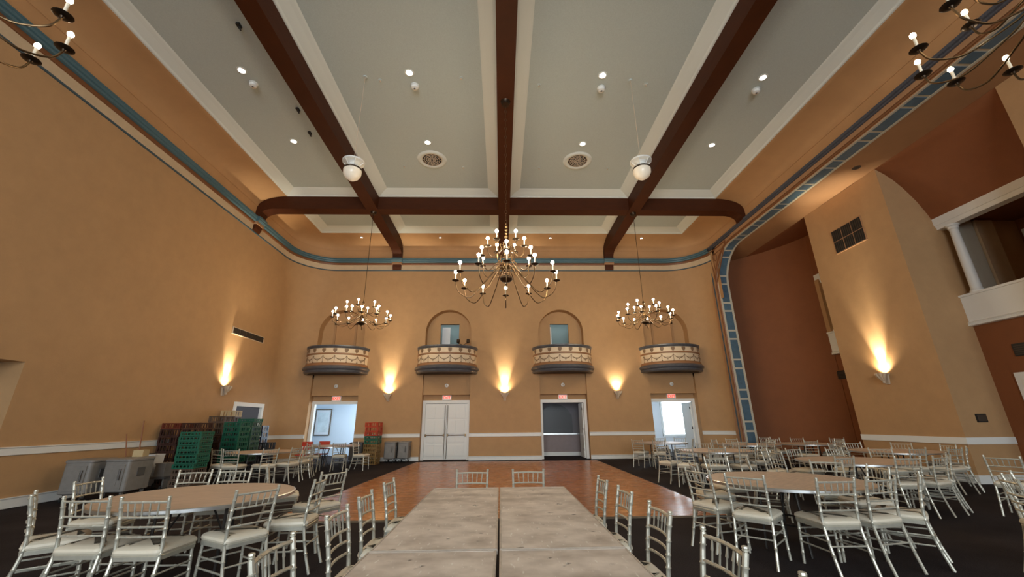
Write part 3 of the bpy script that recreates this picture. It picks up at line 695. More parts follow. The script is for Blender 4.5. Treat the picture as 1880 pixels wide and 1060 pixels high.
for k, c in enumerate(BAYS):
    r = tag(empty('balcony', (c, YB, 3.55)), BL[k], 'balcony', 'balconies on the back wall')
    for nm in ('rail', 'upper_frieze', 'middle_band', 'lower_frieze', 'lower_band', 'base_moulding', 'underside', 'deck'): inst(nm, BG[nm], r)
    def put(nm, t, z):
        (x, y), (x1, y1), (x2, y2) = bal_pt(t), bal_pt(t - .02), bal_pt(t + .02)
        inst(nm, BG[nm], r, (x, y, z), (0, 0, math.atan2(y1 - y2, x1 - x2)), (1.2, 1, 1.25) if nm != 'medallion' else (1.4, 1, 1.35))
    for i in range(8): put('medallion', .30 + (PI - .6) * i / 7, .935)
    for i in range(8): put('drop', .24 + (PI - .48) * i / 7, .60)
    for i in range(7): put('swag', .24 + (PI - .48) * (i + .5) / 7, .64)
# folding lamp stand on the second balcony
ms = tag(empty('music_stand_lamp', (-1.72, YB - .25, 3.68)), 'small dark twin lamp stand behind the balcony over the double doors', 'lamp')
MB().tube([(0, 0, 0), (0, 0, 1.15)], .015, 6).build('pole', 'black', ms)
MB().lathe([(.14, 0), (.14, .02), (.02, .04)], 10).build('base', 'black', ms)
MB().tube([(-.22, 0, 1.22), (0, 0, 1.15), (.22, 0, 1.25)], .012, 6).build('arm', 'black', ms)
for x in (-.22, .22): MB().lathe([(.05, 1.23), (.075, 1.28), (.07, 1.40), (.02, 1.42)], 10, (x, 0, 0)).build('lamp_head', 'dkbrass', ms)

# ================================================================== EXIT SIGNS, DETECTORS
def exit_sign(c, label):
    r = tag(empty('exit_sign', (c, YD, 2.47)), label, 'sign', 'exit signs over the doorways')
    MB().box(-.20, .20, -.09, 0, 0, .20).build('housing', 'white', r)
    MB().box(-.165, .165, -.098, -.09, .025, .175).build('face', 'exitface', r)
    cu = bpy.data.curves.new('exit_lettering', 'FONT'); cu.body = 'EXIT'; cu.size = .165; cu.align_x = 'CENTER'; cu.extrude = .003; cu.offset = .004
    cu.materials.append(MT['exitred'])
    t0 = bpy.data.objects.new('lettering_curve', cu); COL.objects.link(t0); me = bpy.data.meshes.new_from_object(t0.evaluated_get(bpy.context.evaluated_depsgraph_get())); bpy.data.objects.remove(t0)
    me.materials.clear(); me.materials.append(MT['exitred']); t = inst('lettering', me, r); t.location = (0, -.103, .042); t.rotation_euler = (PI / 2, 0, 0)
for c, l in zip(BAYS, ('lit red EXIT sign over the pale blue doorway', 'lit red EXIT sign over the closed white double doors', 'lit red EXIT sign over the dark lobby doorway', 'lit red EXIT sign over the bright right-hand doorway')): exit_sign(c, l)
for c, l in zip(BAYS, ('above the pale blue doorway', 'above the closed double doors', 'above the dark lobby doorway', 'above the bright doorway')):
    r = tag(empty('smoke_detector', (c, YB + .10, 3.08), 0), 'small round white detector ' + l, 'detector', 'wall detectors under the balconies')
    d = MB().lathe([(.085, 0), (.085, .02), (.06, .045), (.02, .055)], 16).build('cover', 'white', r, True); d.rotation_euler = (PI / 2, 0, 0)
    d = MB().lathe([(.03, .05), (.03, .062), (.01, .065)], 10).build('sensor', 'plaster', r); d.rotation_euler = (PI / 2, 0, 0)

# ================================================================== CHANDELIERS
def lathe_mesh(name, prof, m, n=14): return MB().lathe(prof, n).mesh(name, m, True)
PLATE = lathe_mesh('drip_plate', [(.012, -.03), (.02, -.012), (.060, -.008), (.080, .008), (.078, .012), (.05, -.001), (.02, .0), (.016, .02)], 'dkbrass')
CANDLE = lathe_mesh('candle', [(.0145, 0), (.0145, .150), (.009, .153)], 'sleeve', 10)
BULB = lathe_mesh('bulb', [(.010, 0), (.028, .014), (.039, .036), (.036, .058), (.020, .076), (.003, .083)], 'bulb', 8)
BULB2 = lathe_mesh('bulb', [(.010, 0), (.022, .014), (.029, .032), (.026, .050), (.014, .066), (.003, .072)], 'bulb_near', 8)
ARMS = {}
def arm_mesh(R_, zh, zp, dip):
    key = (R_, zh, zp, dip)
    if key not in ARMS:
        P = [(.05, 0, zh), (.14, 0, zh + .03), (.26 * R_, 0, zh - .08), (.45 * R_, 0, (zh + dip) / 2 - .03), (.68 * R_, 0, dip + .02), (.82 * R_, 0, dip + .03), (.95 * R_, 0, dip + (zp - dip) * .45), (R_, 0, zp)]
        ARMS[key] = MB().tube(catmull(P, 4), .0105, 7).mesh('arm', 'brass', True)
    return ARMS[key]
def chandelier(name, loc, label, tiers, bowl, top, ceil, chain=False, cat='chandelier', group=None, rz=0, bulb=None):
    """loc = point on the floor below; heights are absolute"""
    r = tag(empty(name, (loc[0], loc[1], bowl), rz), label, cat, group)
    b = bowl
    MB().lathe([(.004, -.13), (.018, -.12), (.022, -.10), (.010, -.085), (.03, -.07), (.10, -.05), (.145, .0), (.135, .05), (.07, .085), (.03, .10)], 20).build('bowl', 'dkbrass', r, True)
    h = top - b
    MB().lathe([(.02, .09), (.045, .14), (.02, .20), (.06, .27), (.075, .33), (.05, .39), (.018, .44), (.03, .52), (.065, .58), (.03, .64), (.018, max(.70, h - .25)), (.05, max(.74, h - .18)), (.03, max(.80, h - .10)), (.012, max(.84, h))], 16).build('stem', 'brass', r, True)
    MB().lathe([(.10, ceil - b - .10), (.11, ceil - b - .03), (.13, ceil - b)], 16).build('canopy', 'dkbrass', r, True)
    if chain:
        for i in range(5):
            z = top - b + .04 + i * .085
            MB().lathe([(.008, z - .04), (.03, z - .02), (.036, z), (.03, z + .02), (.008, z + .04)], 10).build('bead', 'brass', r, True)
        n = int((ceil - top - .5) / .13); lk = MB().tube([(.022 * math.cos(t), 0, .055 * math.sin(t)) for t in [2 * PI * i / 10 for i in range(11)]], .005, 5).mesh('link', 'brass', True)
        for i in range(n): inst('link', lk, r, (0, 0, top - b + .5 + i * .098 * (ceil - top - .55) / max(.1, n * .098)), (0, 0, (i % 2) * PI / 2))
    else:
        MB().tube([(0, 0, top - b - .02), (0, 0, ceil - b - .02)], .009, 6).build('rod', 'dkbrass', r)
    if chain:
        sc = MB().tube(catmull([(.05, 0, .22), (.16, 0, .26), (.26, 0, .20), (.27, 0, .10), (.20, 0, .08), (.18, 0, .13), (.22, 0, .15)], 4), .009, 6).mesh('scroll', 'brass', True)
        for i in range(10): inst('scroll', sc, r, (0, 0, .02 + .12 * (i % 2)), (0, 0, 2 * PI * i / 10))
    for n, R_, zp, dip, zh, ph in tiers:
        am = arm_mesh(R_, zh - b, zp - b - .03, dip - b)
        for i in range(n):
            a = ph + 2 * PI * i / n
            o = inst('arm', am, r, (0, 0, 0), (0, 0, a))
            inst('drip_plate', PLATE, o, (R_, 0, zp - b)); inst('candle', CANDLE, o, (R_, 0, zp - b + .012)); inst('bulb', bulb or BULB, o, (R_, 0, zp - b + .163))
    return r
cxm = .11
chandelier('chandelier', (cxm, 8.47), 'large three-tier brass chandelier hanging from the central beam', [(12, 1.12, 4.47, 4.08, 4.75, PI / 2), (6, .62, 4.93, 4.62, 5.02, PI / 2), (6, .42, 5.30, 5.03, 5.32, PI / 3)], 4.50, 5.42, ZB, True)
small = lambda b: [(12, .98, b + .16, b - .10, b + .20, .2), (6, .56, b + .52, b + .28, b + .50, .45)]
CHX = [(BEAM_X[0][0] + BEAM_X[0][1]) / 2, (BEAM_X[2][0] + BEAM_X[2][1]) / 2]
chandelier('chandelier', (CHX[0], 14.325), 'brass candle chandelier before the leftmost balcony on the back wall', small(4.92), 4.92, 5.75, ZB, group='side chandeliers', rz=.1)
chandelier('chandelier', (CHX[1], 14.325), 'brass candle chandelier before the balcony nearest the tiled arch', small(4.92), 4.92, 5.75, ZB, group='side chandeliers', rz=.4)
chandelier('chandelier', (CHX[0], 2.47), 'brass candle chandelier cut off by the upper left corner of the picture', small(5.02), 5.02, 5.85, ZB, group='side chandeliers', rz=.3, bulb=BULB2)
chandelier('chandelier', (CHX[1], 2.645), 'brass candle chandelier cut off by the upper right corner of the picture', small(5.06), 5.06, 5.89, ZB, group='side chandeliers', rz=.25, bulb=BULB2)

# ================================================================== SCONCES
def sconce(loc, rz, label, watts=SCONCE_W, ang=46, wide=.7, narrow=None):
    """local +y points out of the wall"""
    r = tag(empty('wall_sconce', loc, rz), label, 'sconce', 'plaster wall sconces')
    MB().lathe([(.02, -.27), (.035, -.25), (.03, -.20), (.06, -.14), (.09, -.06), (.12, .0), (.125, .015), (.10, .01)], 14, (0, .13, 0)).build('bowl', 'plaster', r, True)
    MB().prism([(-.05, -.30), (.05, -.30), (.09, -.05), (.14, .0), (-.14, .0), (-.09, -.05)], 'y', 0, .05).build('backplate', 'plaster', r)
    lf = MB()
    for t in (-60, -20, 20, 60):
        a = math.radians(t); dx, dy = math.sin(a), math.cos(a)
        lf = MB().tube([(dx * .03, .13 + dy * .02 - .03, -.22), (dx * .09, .13 + dy * .06, -.12), (dx * .17, .13 + dy * .10, -.01), (dx * .20, .12 + dy * .13, .02)], [.014, .036, .042, .014], 6)
        lf.build('leaf', 'plaster', r, True)
    MB().lathe([(.05, -.02), (.05, 0.0)], 12, (0, .13, .0)).build('lamp', 'spotlamp', r)
    d = Vector((0, -.20 * wide, 1))
    spot('uplight', r, (0, .11, .04), d, watts, ang, 1.0, (1, .88, .65), .03)
    spot('uplight_spread', r, (0, .14, .04), (0, -.55, 1), watts * .10, 130, 1.0, (1, .80, .52), .03)
    if narrow: spot('uplight_narrow', r, (0, .12, .05), (narrow[0], narrow[1], 1), narrow[2], 24, 1.0, (1, .88, .65), .03)
sconce((-4.93, YB, 2.72), PI, 'plaster uplight sconce between the blue doorway and the double doors')
sconce((.15, YB, 2.72), PI, 'plaster uplight sconce between the double doors and the lobby doorway')
sconce((5.13, YB, 2.76), PI, 'dimmer plaster sconce between the lobby and the bright doorway', SCONCE_W * .22, 95)
sconce((XL, 14.38, 2.74), -PI / 2, 'plaster uplight sconce on the left wall above the crates')
sconce((XP, 11.93, 2.76), PI / 2, 'plaster uplight sconce on the aisle pier', narrow=(-.07, .09, 900))

# ================================================================== GRILLES AND PLATES
g = tag(empty('wall_vent', (XL, 15.2, 4.55)), 'long dark slotted air grille high on the left wall', 'vent')
MB().box(0, .02, -.98, .98, 0, .25).build('frame', 'plaster', g)
for i in range(5): 
    y = -.94 + i * .377
    p = MB().box(.01, .026, y, y + .365, .025, .225).build('grille_panel', 'vent', g)
    for j in range(6): MB().box(.024, .032, y + .01, y + .355, .035 + j * .032, .048 + j * .032).build('louvre', 'black', p)
g = tag(empty('pier_grille', (XP, 11.82, 7.23)), 'dark six-pane air grille high on the aisle pier', 'vent')
MB().box(-.02, 0, -.61, .61, -.42, .42).build('frame', 'tan', g)
for i in range(3):
    for j in range(2):
        p = MB().box(-.024, -.01, -.58 + i * .393, -.58 + i * .393 + .37, -.39 + j * .40, -.39 + j * .40 + .38).build('grille_panel', 'vent', g)
        for q in range(5): MB().box(-.034, -.02, -.57 + i * .393 + q * .073, -.57 + i * .393 + q * .073 + .03, -.385 + j * .40, -.385 + j * .40 + .37).build('louvre', 'black', p)
g = tag(empty('wall_plate', (11.97, 10.33, 1.49)), 'small square black plate on the camera-facing side of the pier', 'wall plate')
MB().box(-.135, .135, -.02, 0, -.10, .10).build('plate', 'black', g); MB().box(-.11, .11, -.026, -.018, -.075, .075).build('insert', 'vent', g)
for y, l in ((9.30, 'black slotted grille on the brown wall above the white gallery door'), (14.90, 'black slotted grille on the brown wall behind the pier')):
    g = tag(empty('black_grille', (XG + .02, y, 2.92)), l, 'vent', 'grilles under the galleries')
    MB().box(-.03, 0, -.36, .36, 0, .30).build('frame', 'black', g)
    for j in range(5): MB().box(-.038, -.028, -.33, .33, .03 + j * .05, .055 + j * .05).build('louvre', 'vent', g)
g = tag(empty('aisle_downlight', (10.76, 10.24, 8.735)), 'dark round fitting in the aisle ceiling by the lit pier', 'downlight')
MB().lathe([(.10, -.02), (.12, 0)], 16).build('ring', 'vent', g); MB().lathe([(.07, -.022), (.075, -.018)], 16).build('lens', 'black', g)

# ceiling: round grilles, downlights, detectors, sprinklers
for x, l in ((-2.38, 'round ornamental ceiling grille left of the central beam'), (2.65, 'round ornamental ceiling grille right of the central beam')):
    g = tag(empty('ceiling_grille', (x, 11.92, ZC)), l, 'ceiling grille', 'round ceiling grilles')
    MB().lathe([(.34, -.02), (.36, -.035), (.42, -.045), (.47, -.03), (.50, 0)], 32, caps=False).build('rim', 'ceilwhite', g, True)
    MB().lathe([(.35, -.012), (.355, -.006)], 32).build('backing', 'black', g)
    for rr in (.33, .26, .19, .12, .05): MB().tube([(rr * math.cos(t), rr * math.sin(t), -.018) for t in [2 * PI * i / 28 for i in range(29)]], .010, 5).build('ring', 'plaster', g)
    for i in range(12):
        a = 2 * PI * i / 12; MB().tube([(.05 * math.cos(a), .05 * math.sin(a), -.02), (.2 * math.cos(a + .35), .2 * math.sin(a + .35), -.02), (.34 * math.cos(a), .34 * math.sin(a), -.02)], .009, 5).build('scroll', 'plaster', g)
ROWN = ['in the ceiling bay over the left wall', 'left of the central beam', 'right of the central beam', 'in the ceiling bay over the aisle side']
for j, y in enumerate((8.27, 11.02)):
    for i, x in enumerate((-6.65, -2.38, 2.66, 6.94)):
        g = tag(empty('downlight', (x, y, ZC)), 'lit recessed lamp %s, %s row' % (ROWN[i], ('nearer', 'farther')[j]), 'downlight', 'recessed ceiling lamps')
        MB().lathe([(.085, -.012), (.12, -.008), (.125, 0)], 20, caps=False).build('ring', 'ceilwhite', g); MB().lathe([(.087, -.008), (.088, -.003)], 20).build('lens', 'downlamp', g)
        spot('lamp', g, (0, 0, -.03), (0, 0, -1), DOWN_W, 75, .6, (1, .88, .7), .06)
        if j == 0:
            d = tag(empty('ceiling_detector', (x + .06, y + .42, ZC)), 'domed white detector beside the lamp ' + ROWN[i], 'detector', 'ceiling detectors')
            MB().lathe([(.06, -.11), (.09, -.09), (.10, -.05), (.085, -.03), (.11, -.015), (.11, 0)], 16).build('body', 'white', d, True); MB().lathe([(.02, -.125), (.03, -.105)], 10).build('sensor', 'cartdk', d)
for x, y, l in ((-3.55 + .35, 8.53, 'left of the central beam by the pendant wire'), (-1.05, 8.42, 'between the lamp and the central beam'), (1.02, 8.62, 'just right of the central beam'), (3.9, 8.55, 'right of the central beam by the pendant wire'), (-1.35, 12.35, 'between the round grille and the central beam'), (-3.42, 12.3, 'left of the round grille'), (1.35, 12.35, 'right of the central beam near the round grille'), (3.8, 12.35, 'beyond the round grille on the aisle side')):
    d = tag(empty('sprinkler', (x, y, ZC)), 'tiny sprinkler head ' + l, 'sprinkler', 'sprinkler heads')
    MB().lathe([(.045, -.012), (.055, 0)], 12).build('escutcheon', 'ceil', d); MB().lathe([(.02, -.05), (.02, -.012)], 8).build('nozzle', 'plaster', d)
for x, y, l in ((-5.85, 9.6, 'near the lit lamp'), (-5.95, 10.6, 'beyond the lit lamp'), (-5.95, 7.0, 'nearest the picture top')):
    d = tag(empty('ceiling_bracket', (x, y, ZC)), 'small black hanging bracket in the leftmost ceiling bay, ' + l, 'bracket', 'black ceiling brackets')
    MB().box(-.04, .04, -.06, .06, -.05, 0).build('plate', 'black', d); MB().tube([(0, 0, -.04), (.03, .05, -.12)], .02, 6).build('hook', 'black', d)
for y, xs in ((17.62, (-6.6, -2.9, 2.35, 6.75)),):
    for x in xs:
        g = tag(empty('cove_lamp', (x, y, 9.90)), 'small lit spotlight on the cove above the back wall, ' + ('leftmost', 'left of centre', 'right of centre', 'rightmost')[xs.index(x)], 'spotlight', 'cove spotlights')
        MB().lathe([(.03, -.05), (.06, -.02), (.065, .03)], 12).build('housing', 'plaster', g); MB().lathe([(.04, -.045), (.045, -.035)], 12).build('lens', 'downlamp', g)

# ================================================================== PENDANT GLOBES
for x, y, zc_, l in ((-3.56, 8.42, 7.25, 'white opal globe pendant left of the big chandelier'), (3.44, 8.42, 7.33, 'white opal globe pendant right of the big chandelier')):
    g = tag(empty('globe_pendant', (x, y, zc_)), l, 'pendant lamp', 'opal globe pendants')
    MB().lathe([(.02, -.265), (.08, -.25), (.16, -.19), (.205, -.10), (.21, -.03), (.205, .02)], 24).build('globe', 'opal', g, True)
    MB().lathe([(.208, .0), (.215, .02), (.21, .04), (.208, .035)], 24, caps=False).build('band', 'dkbrass', g)
    MB().lathe([(.205, .035), (.17, .08), (.12, .12), (.11, .17), (.16, .20)], 24, caps=False).build('neck', 'white', g, True)
    MB().lathe([(.16, .20), (.255, .215), (.26, .25), (.20, .265), (.04, .28), (.015, .33)], 24).build('cap', 'white', g, True)
    for i in range(6):
        a = 2 * PI * i / 6; MB().tube([(.13 * math.cos(a), .13 * math.sin(a), .11), (.24 * math.cos(a), .24 * math.sin(a), .22)], .012, 5).build('rib', 'white', g)
    MB().tube([(0, 0, .32), (0, 0, ZC - zc_ + .0)], .006, 5).build('wire', 'plaster', g)
    MB().lathe([(.05, ZC - zc_ - .03), (.055, ZC - zc_)], 12).build('ceiling_rose', 'ceil', g)
# ================================================================== CHAIRS
def ringed(P, r, rings=(), n=8, seg=10):
    """tube along P with small bamboo rings at the given fractions"""
    P = catmull(P, seg) if len(P) > 2 else [Vector(P[0]) + (Vector(P[1]) - Vector(P[0])) * t / 12 for t in range(13)]
    L = [0]
    for i in range(1, len(P)): L.append(L[-1] + (P[i] - P[i - 1]).length)
    T = L[-1]; pts, rad = [], []
    marks = sorted(set([0, T] + [t * T for t in rings] + [t * T - .006 for t in rings] + [t * T + .006 for t in rings] + [l for l in L]))
    def at(s):
        for i in range(1, len(L)):
            if s <= L[i] + 1e-9:
                k = (s - L[i - 1]) / max(1e-9, L[i] - L[i - 1]); return P[i - 1] + (P[i] - P[i - 1]) * k
        return P[-1]
    for s in marks:
        if s < 0 or s > T: continue
        if pts and (at(s) - pts[-1]).length < .002: continue
        pts.append(at(s)); rad.append(r * 1.28 if any(abs(s - t * T) < .004 for t in rings) else r)
    return MB().tube(pts, rad, n)
def chair_meshes():
    G = {}
    for s, nm in ((-1, 'L'), (1, 'R')):
        P = [(s * .192, -.055, 0), (s * .191, .005, .20), (s * .190, .052, .43), (s * .192, .048, .58), (s * .196, .024, .75), (s * .20, 0, .872)]
        mb = ringed(P, .0152, (.22, .36, .52, .66, .74, .83, .93), 8, 4)
        mb.lathe([(.010, .868), (.010, .876), (.0165, .880), (.0165, .886), (.011, .888), (.0165, .892), (.015, .900), (.004, .903)], 8, (s * .2005, -.001, 0))
        G['rear_leg' + nm] = mb.mesh('rear_leg', 'silver', True)
        G['front_leg' + nm] = ringed([(s * .205, .455, 0), (s * .192, .435,   .42)], .0140, (.25, .55, .8)).mesh('front_leg', 'silver', True)
        for q, (z, o) in enumerate(((.305, 0), (.215, 0))):
            G['side_stretcher%s%d' % (nm, q)] = ringed([(s * .191, .02 + (.01 if z < .25 else .025), z), (s * .197, .442, z)], .0085, (.33, .66), 6).mesh('stretcher', 'silver', True)
    for q, z in enumerate((.265, .345)): G['front_stretcher%d' % q] = ringed([(-.197, .441, z), (.197, .441, z)], .0085, (.33, .66), 6).mesh('stretcher', 'silver', True)
    G['rear_stretcher'] = ringed([(-.19, .015, .265), (.19, .015, .265)], .0085, (.33, .66), 6).mesh('stretcher', 'silver', True)
    def ry(z):   # post y at height z
        K = [(.43, .052), (.58, .048), (.75, .024), (.872, 0)]
        for (a, ya), (b, yb) in zip(K, K[1:]):
            if z <= b: return ya + (yb - ya) * (z - a) / (b - a)
        return 0
    for q, (z, r) in enumerate(((.855, .0105), (.735, .0095), (.66, .009), (.585, .009))):
        y = ry(z); G['back_rail%d' % q] = ringed([(-.197, y, z), (-.1, y - .018, z + .002), (0, y - .025, z + .003), (.1, y - .018, z + .002), (.197, y, z)], r, (.25, .5, .75), 6, 3).mesh('back_rail', 'silver', True)
    for i in range(5):
        x = -.13 + i * .065; yt, yb_ = ry(.855) - .025 * (1 - (x / .2) ** 2), ry(.735) - .025 * (1 - (x / .2) ** 2)
        G['spindle%d' % i] = MB().tube([(x * .93, yb_, .74), (x * .96, (yt + yb_) / 2, .795), (x * .965, (yt + yb_) / 2, .80), (x, yt, .853)], [.006, .006, .009, .005], 6).mesh('spindle', 'silver', True)
    def outline(k, n=8):
        pts = []
        for cx, cy, a0 in ((.17, .42, 0), (-.17, .42, PI / 2), (-.155, .075, PI), (.155, .075, 3 * PI / 2)):
            pts += [(cx * (1 + 0) + (.045 + k) * math.cos(a0 + PI / 2 * i / n), cy + (.045 + k) * math.sin(a0 + PI / 2 * i / n)) for i in range(n + 1)]
        return pts
    G['seat_frame'] = MB().grid([[(x, y, z) for x, y in outline(k)] for k, z in ((-.02, .405), (.0, .408), (.004, .44), (-.005, .452), (-.04, .452))], close=True).mesh('seat_frame', 'silver', True)
    mb = MB().grid([[(x, y, z) for x, y in outline(k)] for k, z in ((-.03, .447), (.002, .452), (.010, .468), (.004, .488), (-.018, .503), (-.06, .513), (-.10, .517))], close=True)
    mb.poly([(x, y, .517) for x, y in outline(-.10)])
    G['cushion'] = mb.mesh('cushion', 'cushion', True)
    return G
CG = chair_meshes()
PARTN = lambda k: 'leg' if 'leg' in k else ('stretcher' if 'stretcher' in k else ('back_rail' if 'rail' in k else ('spindle' if 'spindle' in k else k)))
def chair(x, y, deg, label, group):
    r = tag(empty('chiavari_chair', (x, y, 0), math.radians(deg)), label, 'chair', group)
    for k, me in CG.items(): inst(PARTN(k), me, r)
    return r
C0 = 'silver chair '
GF, G1, G2, G3, G4, G5, G6, G7, G8, G9 = ('chairs at the long scuffed tables', 'chairs round the table beside the carts', 'chairs at the table before the crates', 'chairs by the blue doorway', 'chairs round the big table right of the dance floor', 'chairs round the second table right of the dance floor', 'chairs round the table beside the pier', 'chairs near the bright doorway', 'chairs by the foot of the tiled arch', 'chairs in the dark alcove')
RTL = 'round table by the carts'; RTR = 'big right-hand round table'; RT2 = 'second right-hand table'; RT3 = 'table by the pier'
CHAIRS = [
 (1.10, 4.82, 90, 'along right side of the long tables, farthest', GF), (1.12, 4.05, 91, 'along right side of the long tables, second farthest', GF),
 (1.13, 3.23, 90, 'along right side of the long tables, third farthest', GF), (1.16, 2.41, 92, 'cut off by the bottom edge, right side of the long tables', GF),
 (1.19, 1.65, 90, 'showing only a finial at the bottom edge, right of the long tables', GF),
 (-1.21, 4.84, -90, 'along left side of the long tables, farthest', GF), (-1.19, 3.98, -88, 'along left side of the long tables, second farthest', GF),
 (-1.16, 3.26, -89, 'along left side of the long tables, third farthest', GF), (-1.17, 2.43, -90, 'cut off by the bottom edge, left side of the long tables', GF),
 (-.38, 5.80, 180, 'at the far end of the long tables, left one', GF), (.35, 5.79, 178, 'at the far end of the long tables, right one', GF),
 (-4.33, 4.28, -47, 'seen edge-on at the lower left, at the ' + RTL, G1), (-4.74, 5.25, -82, 'left of the %s, in front of the carts' % RTL, G1),
 (-3.60, 4.03, -1, 'seen from behind, left of a pair at the ' + RTL, G1), (-3.05, 3.95, 0, 'seen from behind, right of a pair at the ' + RTL, G1),
 (-2.36, 4.42, 58, 'turned at an angle, near right of the ' + RTL, G1), (-4.20, 6.20, -171, 'across the %s, left of two' % RTL, G1),
 (-3.72, 6.30, -173, 'across the %s, right of two' % RTL, G1), (-3.52, 6.75, -64, 'seen edge-on behind the ' + RTL, G1),
 (-2.07, 5.16, 95, 'facing left, between the carts table and the dance floor, nearer one', G1), (-2.20, 5.90, 62, 'angled on the dance floor edge, behind another chair', G1),
 (2.49, 5.58, -71, 'facing right at the left side of the ' + RTR, G4), (2.74, 4.96, -45, 'angled at the near left of the ' + RTR, G4),
 (3.50, 4.65, 0, 'seen squarely from behind at the ' + RTR, G4), (4.02, 4.69, 12, 'right of the one seen squarely from behind, ' + RTR, G4),
 (4.68, 4.86, 46, 'seen nearly edge-on at the near right of the ' + RTR, G4), (3.66, 7.40, -178, 'facing the camera behind the left end of the ' + RTR, G4),
 (2.86, 6.50, -100, 'facing right at the far left of the ' + RTR, G4), (4.94, 6.58, 153, 'facing the camera across the ' + RTR, G4),
 (4.96, 5.70, 82, 'facing left at the right side of the ' + RTR, G4),
 (5.89, 7.35, 12, 'seen from behind, left of two at the ' + RT2, G5), (6.62, 7.20, -4, 'seen from behind, right of two at the ' + RT2, G5),
 (7.30, 7.12, 20, 'angled on the near right of the ' + RT2, G5), (7.85, 7.50, 50, 'nearly edge-on right of the ' + RT2, G5),
 (4.10, 7.22, -118, 'small and edge-on just above the rim of the ' + RTR, G4),
 (7.34, 9.45, -174, 'facing the camera across the %s, middle one' % RT2, G5), (8.12, 9.15, 158, 'facing the camera across the %s, right one' % RT2, G5),
 (6.42, 9.45, -165, 'facing the camera across the %s, left one' % RT2, G5), (5.62, 9.20, -137, 'angled at the far left of the ' + RT2, G5), (5.42, 8.50, -95, 'facing right at the left of the ' + RT2, G5),
 (8.95, 9.15, 6, 'seen from behind at the left of the ' + RT3, G6), (9.62, 9.00, 12, 'seen from behind at the middle of the ' + RT3, G6), (10.26, 9.36, 42, 'seen edge-on against the pier skirting, ' + RT3, G6),
 (10.75, 10.20, 85, 'facing left between the %s and the pier' % RT3, G6), (10.50, 11.15, 135, 'across the %s, against the pier' % RT3, G6), (9.66, 11.70, 172, 'across the %s, middle of the far side' % RT3, G6), (8.72, 11.25, -150, 'across the %s, left of the far side' % RT3, G6), (8.30, 10.45, -95, 'at the left of the ' + RT3, G6),
 (5.19, 4.43, -122, 'at the lower right edge, back turned to the near round table', G4), (5.72, 4.88, -150, 'cut off by the right edge, nearest the camera there', G4), (8.10, 6.90, -62, 'cut off by the right edge, in front of the pier skirting', G6),
 (5.05, 10.08, 2, 'seen from behind at the left of the table before the bright doorway', G7), (5.75, 10.05, 4, 'seen from behind at the right of the table before the bright doorway', G7),
 (4.15, 11.15, -62, 'facing right beside the dance floor, farther of two', G7), (4.40, 10.42, -35, 'facing away beside the dance floor, nearer of two', G7),
 (5.75, 12.22, 172, 'across the table before the bright doorway, left one', G7), (6.45, 12.05, 160, 'across the table before the bright doorway, right one', G7), (6.88, 11.30, 92, 'at the right end of the table before the bright doorway', G7),
 (4.72, 14.95, -40, 'by the back wall near the bright doorway, left of two', G7), (5.32, 14.52, -12, 'by the back wall near the bright doorway, right of two', G7),
 (6.62, 14.80, 62, 'in front of the bright doorway, right side of the far table', G7), (6.1, 16.45, 178, 'against the light of the bright doorway, left of two', G7), (6.75, 16.2, 150, 'against the light of the bright doorway, right of two', G7),
 (7.25, 13.05, -25, 'at the near left of the table by the tiled arch', G8), (7.95, 12.75, 0, 'at the near side of the table by the tiled arch', G8), (7.25, 14.6, -140, 'at the far left of the table by the tiled arch', G8), (8.05, 14.95, 178, 'at the far side of the table by the tiled arch', G8), (8.95, 14.15, 100, 'at the right of the table by the tiled arch', G8),
 (9.35, 12.85, 0, 'at the near left of the table in the dark alcove', G9), (10.15, 12.80, 10, 'at the near right of the table in the dark alcove', G9), (10.9, 13.75, 85, 'at the right of the table in the dark alcove', G9), (10.35, 14.9, 165, 'at the far right of the table in the dark alcove', G9), (9.6, 15.0, -178, 'at the far left of the table in the dark alcove', G9), (11.5, 14.55, 150, 'rightmost in the dark alcove beside the pier', G9), (9.9, 16.0, 178, 'under the tiled arch, farthest back', G9),
 (-6.05, 11.62, 55, 'at the near end of the table before the crates', G2), (-5.62, 12.15, 75, 'facing left at the table before the crates, second from the near end', G2), (-5.62, 12.85, 85, 'facing left at the table before the crates, third from the near end', G2), (-5.72, 13.5, 105, 'facing left at the table before the crates, last of the row', G2),
 (-6.95, 11.40, 0, 'seen from behind before the green crates, right one', G2), (-7.55, 11.75, -25, 'seen from behind before the green crates, left one', G2),
 (-6.25, 14.80, 12, 'at the table by the blue doorway, left one', G3), (-5.55, 14.95, 10, 'at the table by the blue doorway, right one', G3), (-5.08, 15.25, -98, 'seen edge-on before the crate stack by the blue doorway', G3),
]
TABLE_XY = [(-3.26, 4.98), (3.60, 5.56), (6.54, 8.0), (9.45, 10.25), (5.58, 11.15), (-6.85, 12.75), (-6.0, 15.7), (5.75, 15.5), (8.0, 13.85), (9.95, 13.85)]
for x, y, dg, l, g in CHAIRS:
    for tx, ty in TABLE_XY:                      # backs stay clear of the table rims
        a = math.radians(dg)
        for _ in range(20):
            near = min(math.hypot(x + s_ * .205 * math.cos(a) - .03 * math.sin(a) - tx, y + s_ * .205 * math.sin(a) + .03 * math.cos(a) - ty) for s_ in (-1, 0, 1))
            if near >= .945: break
            dd = math.hypot(x - tx, y - ty); x += (x - tx) / dd * .012; y += (y - ty) / dd * .012
    chair(x, y, dg, C0 + l, g)

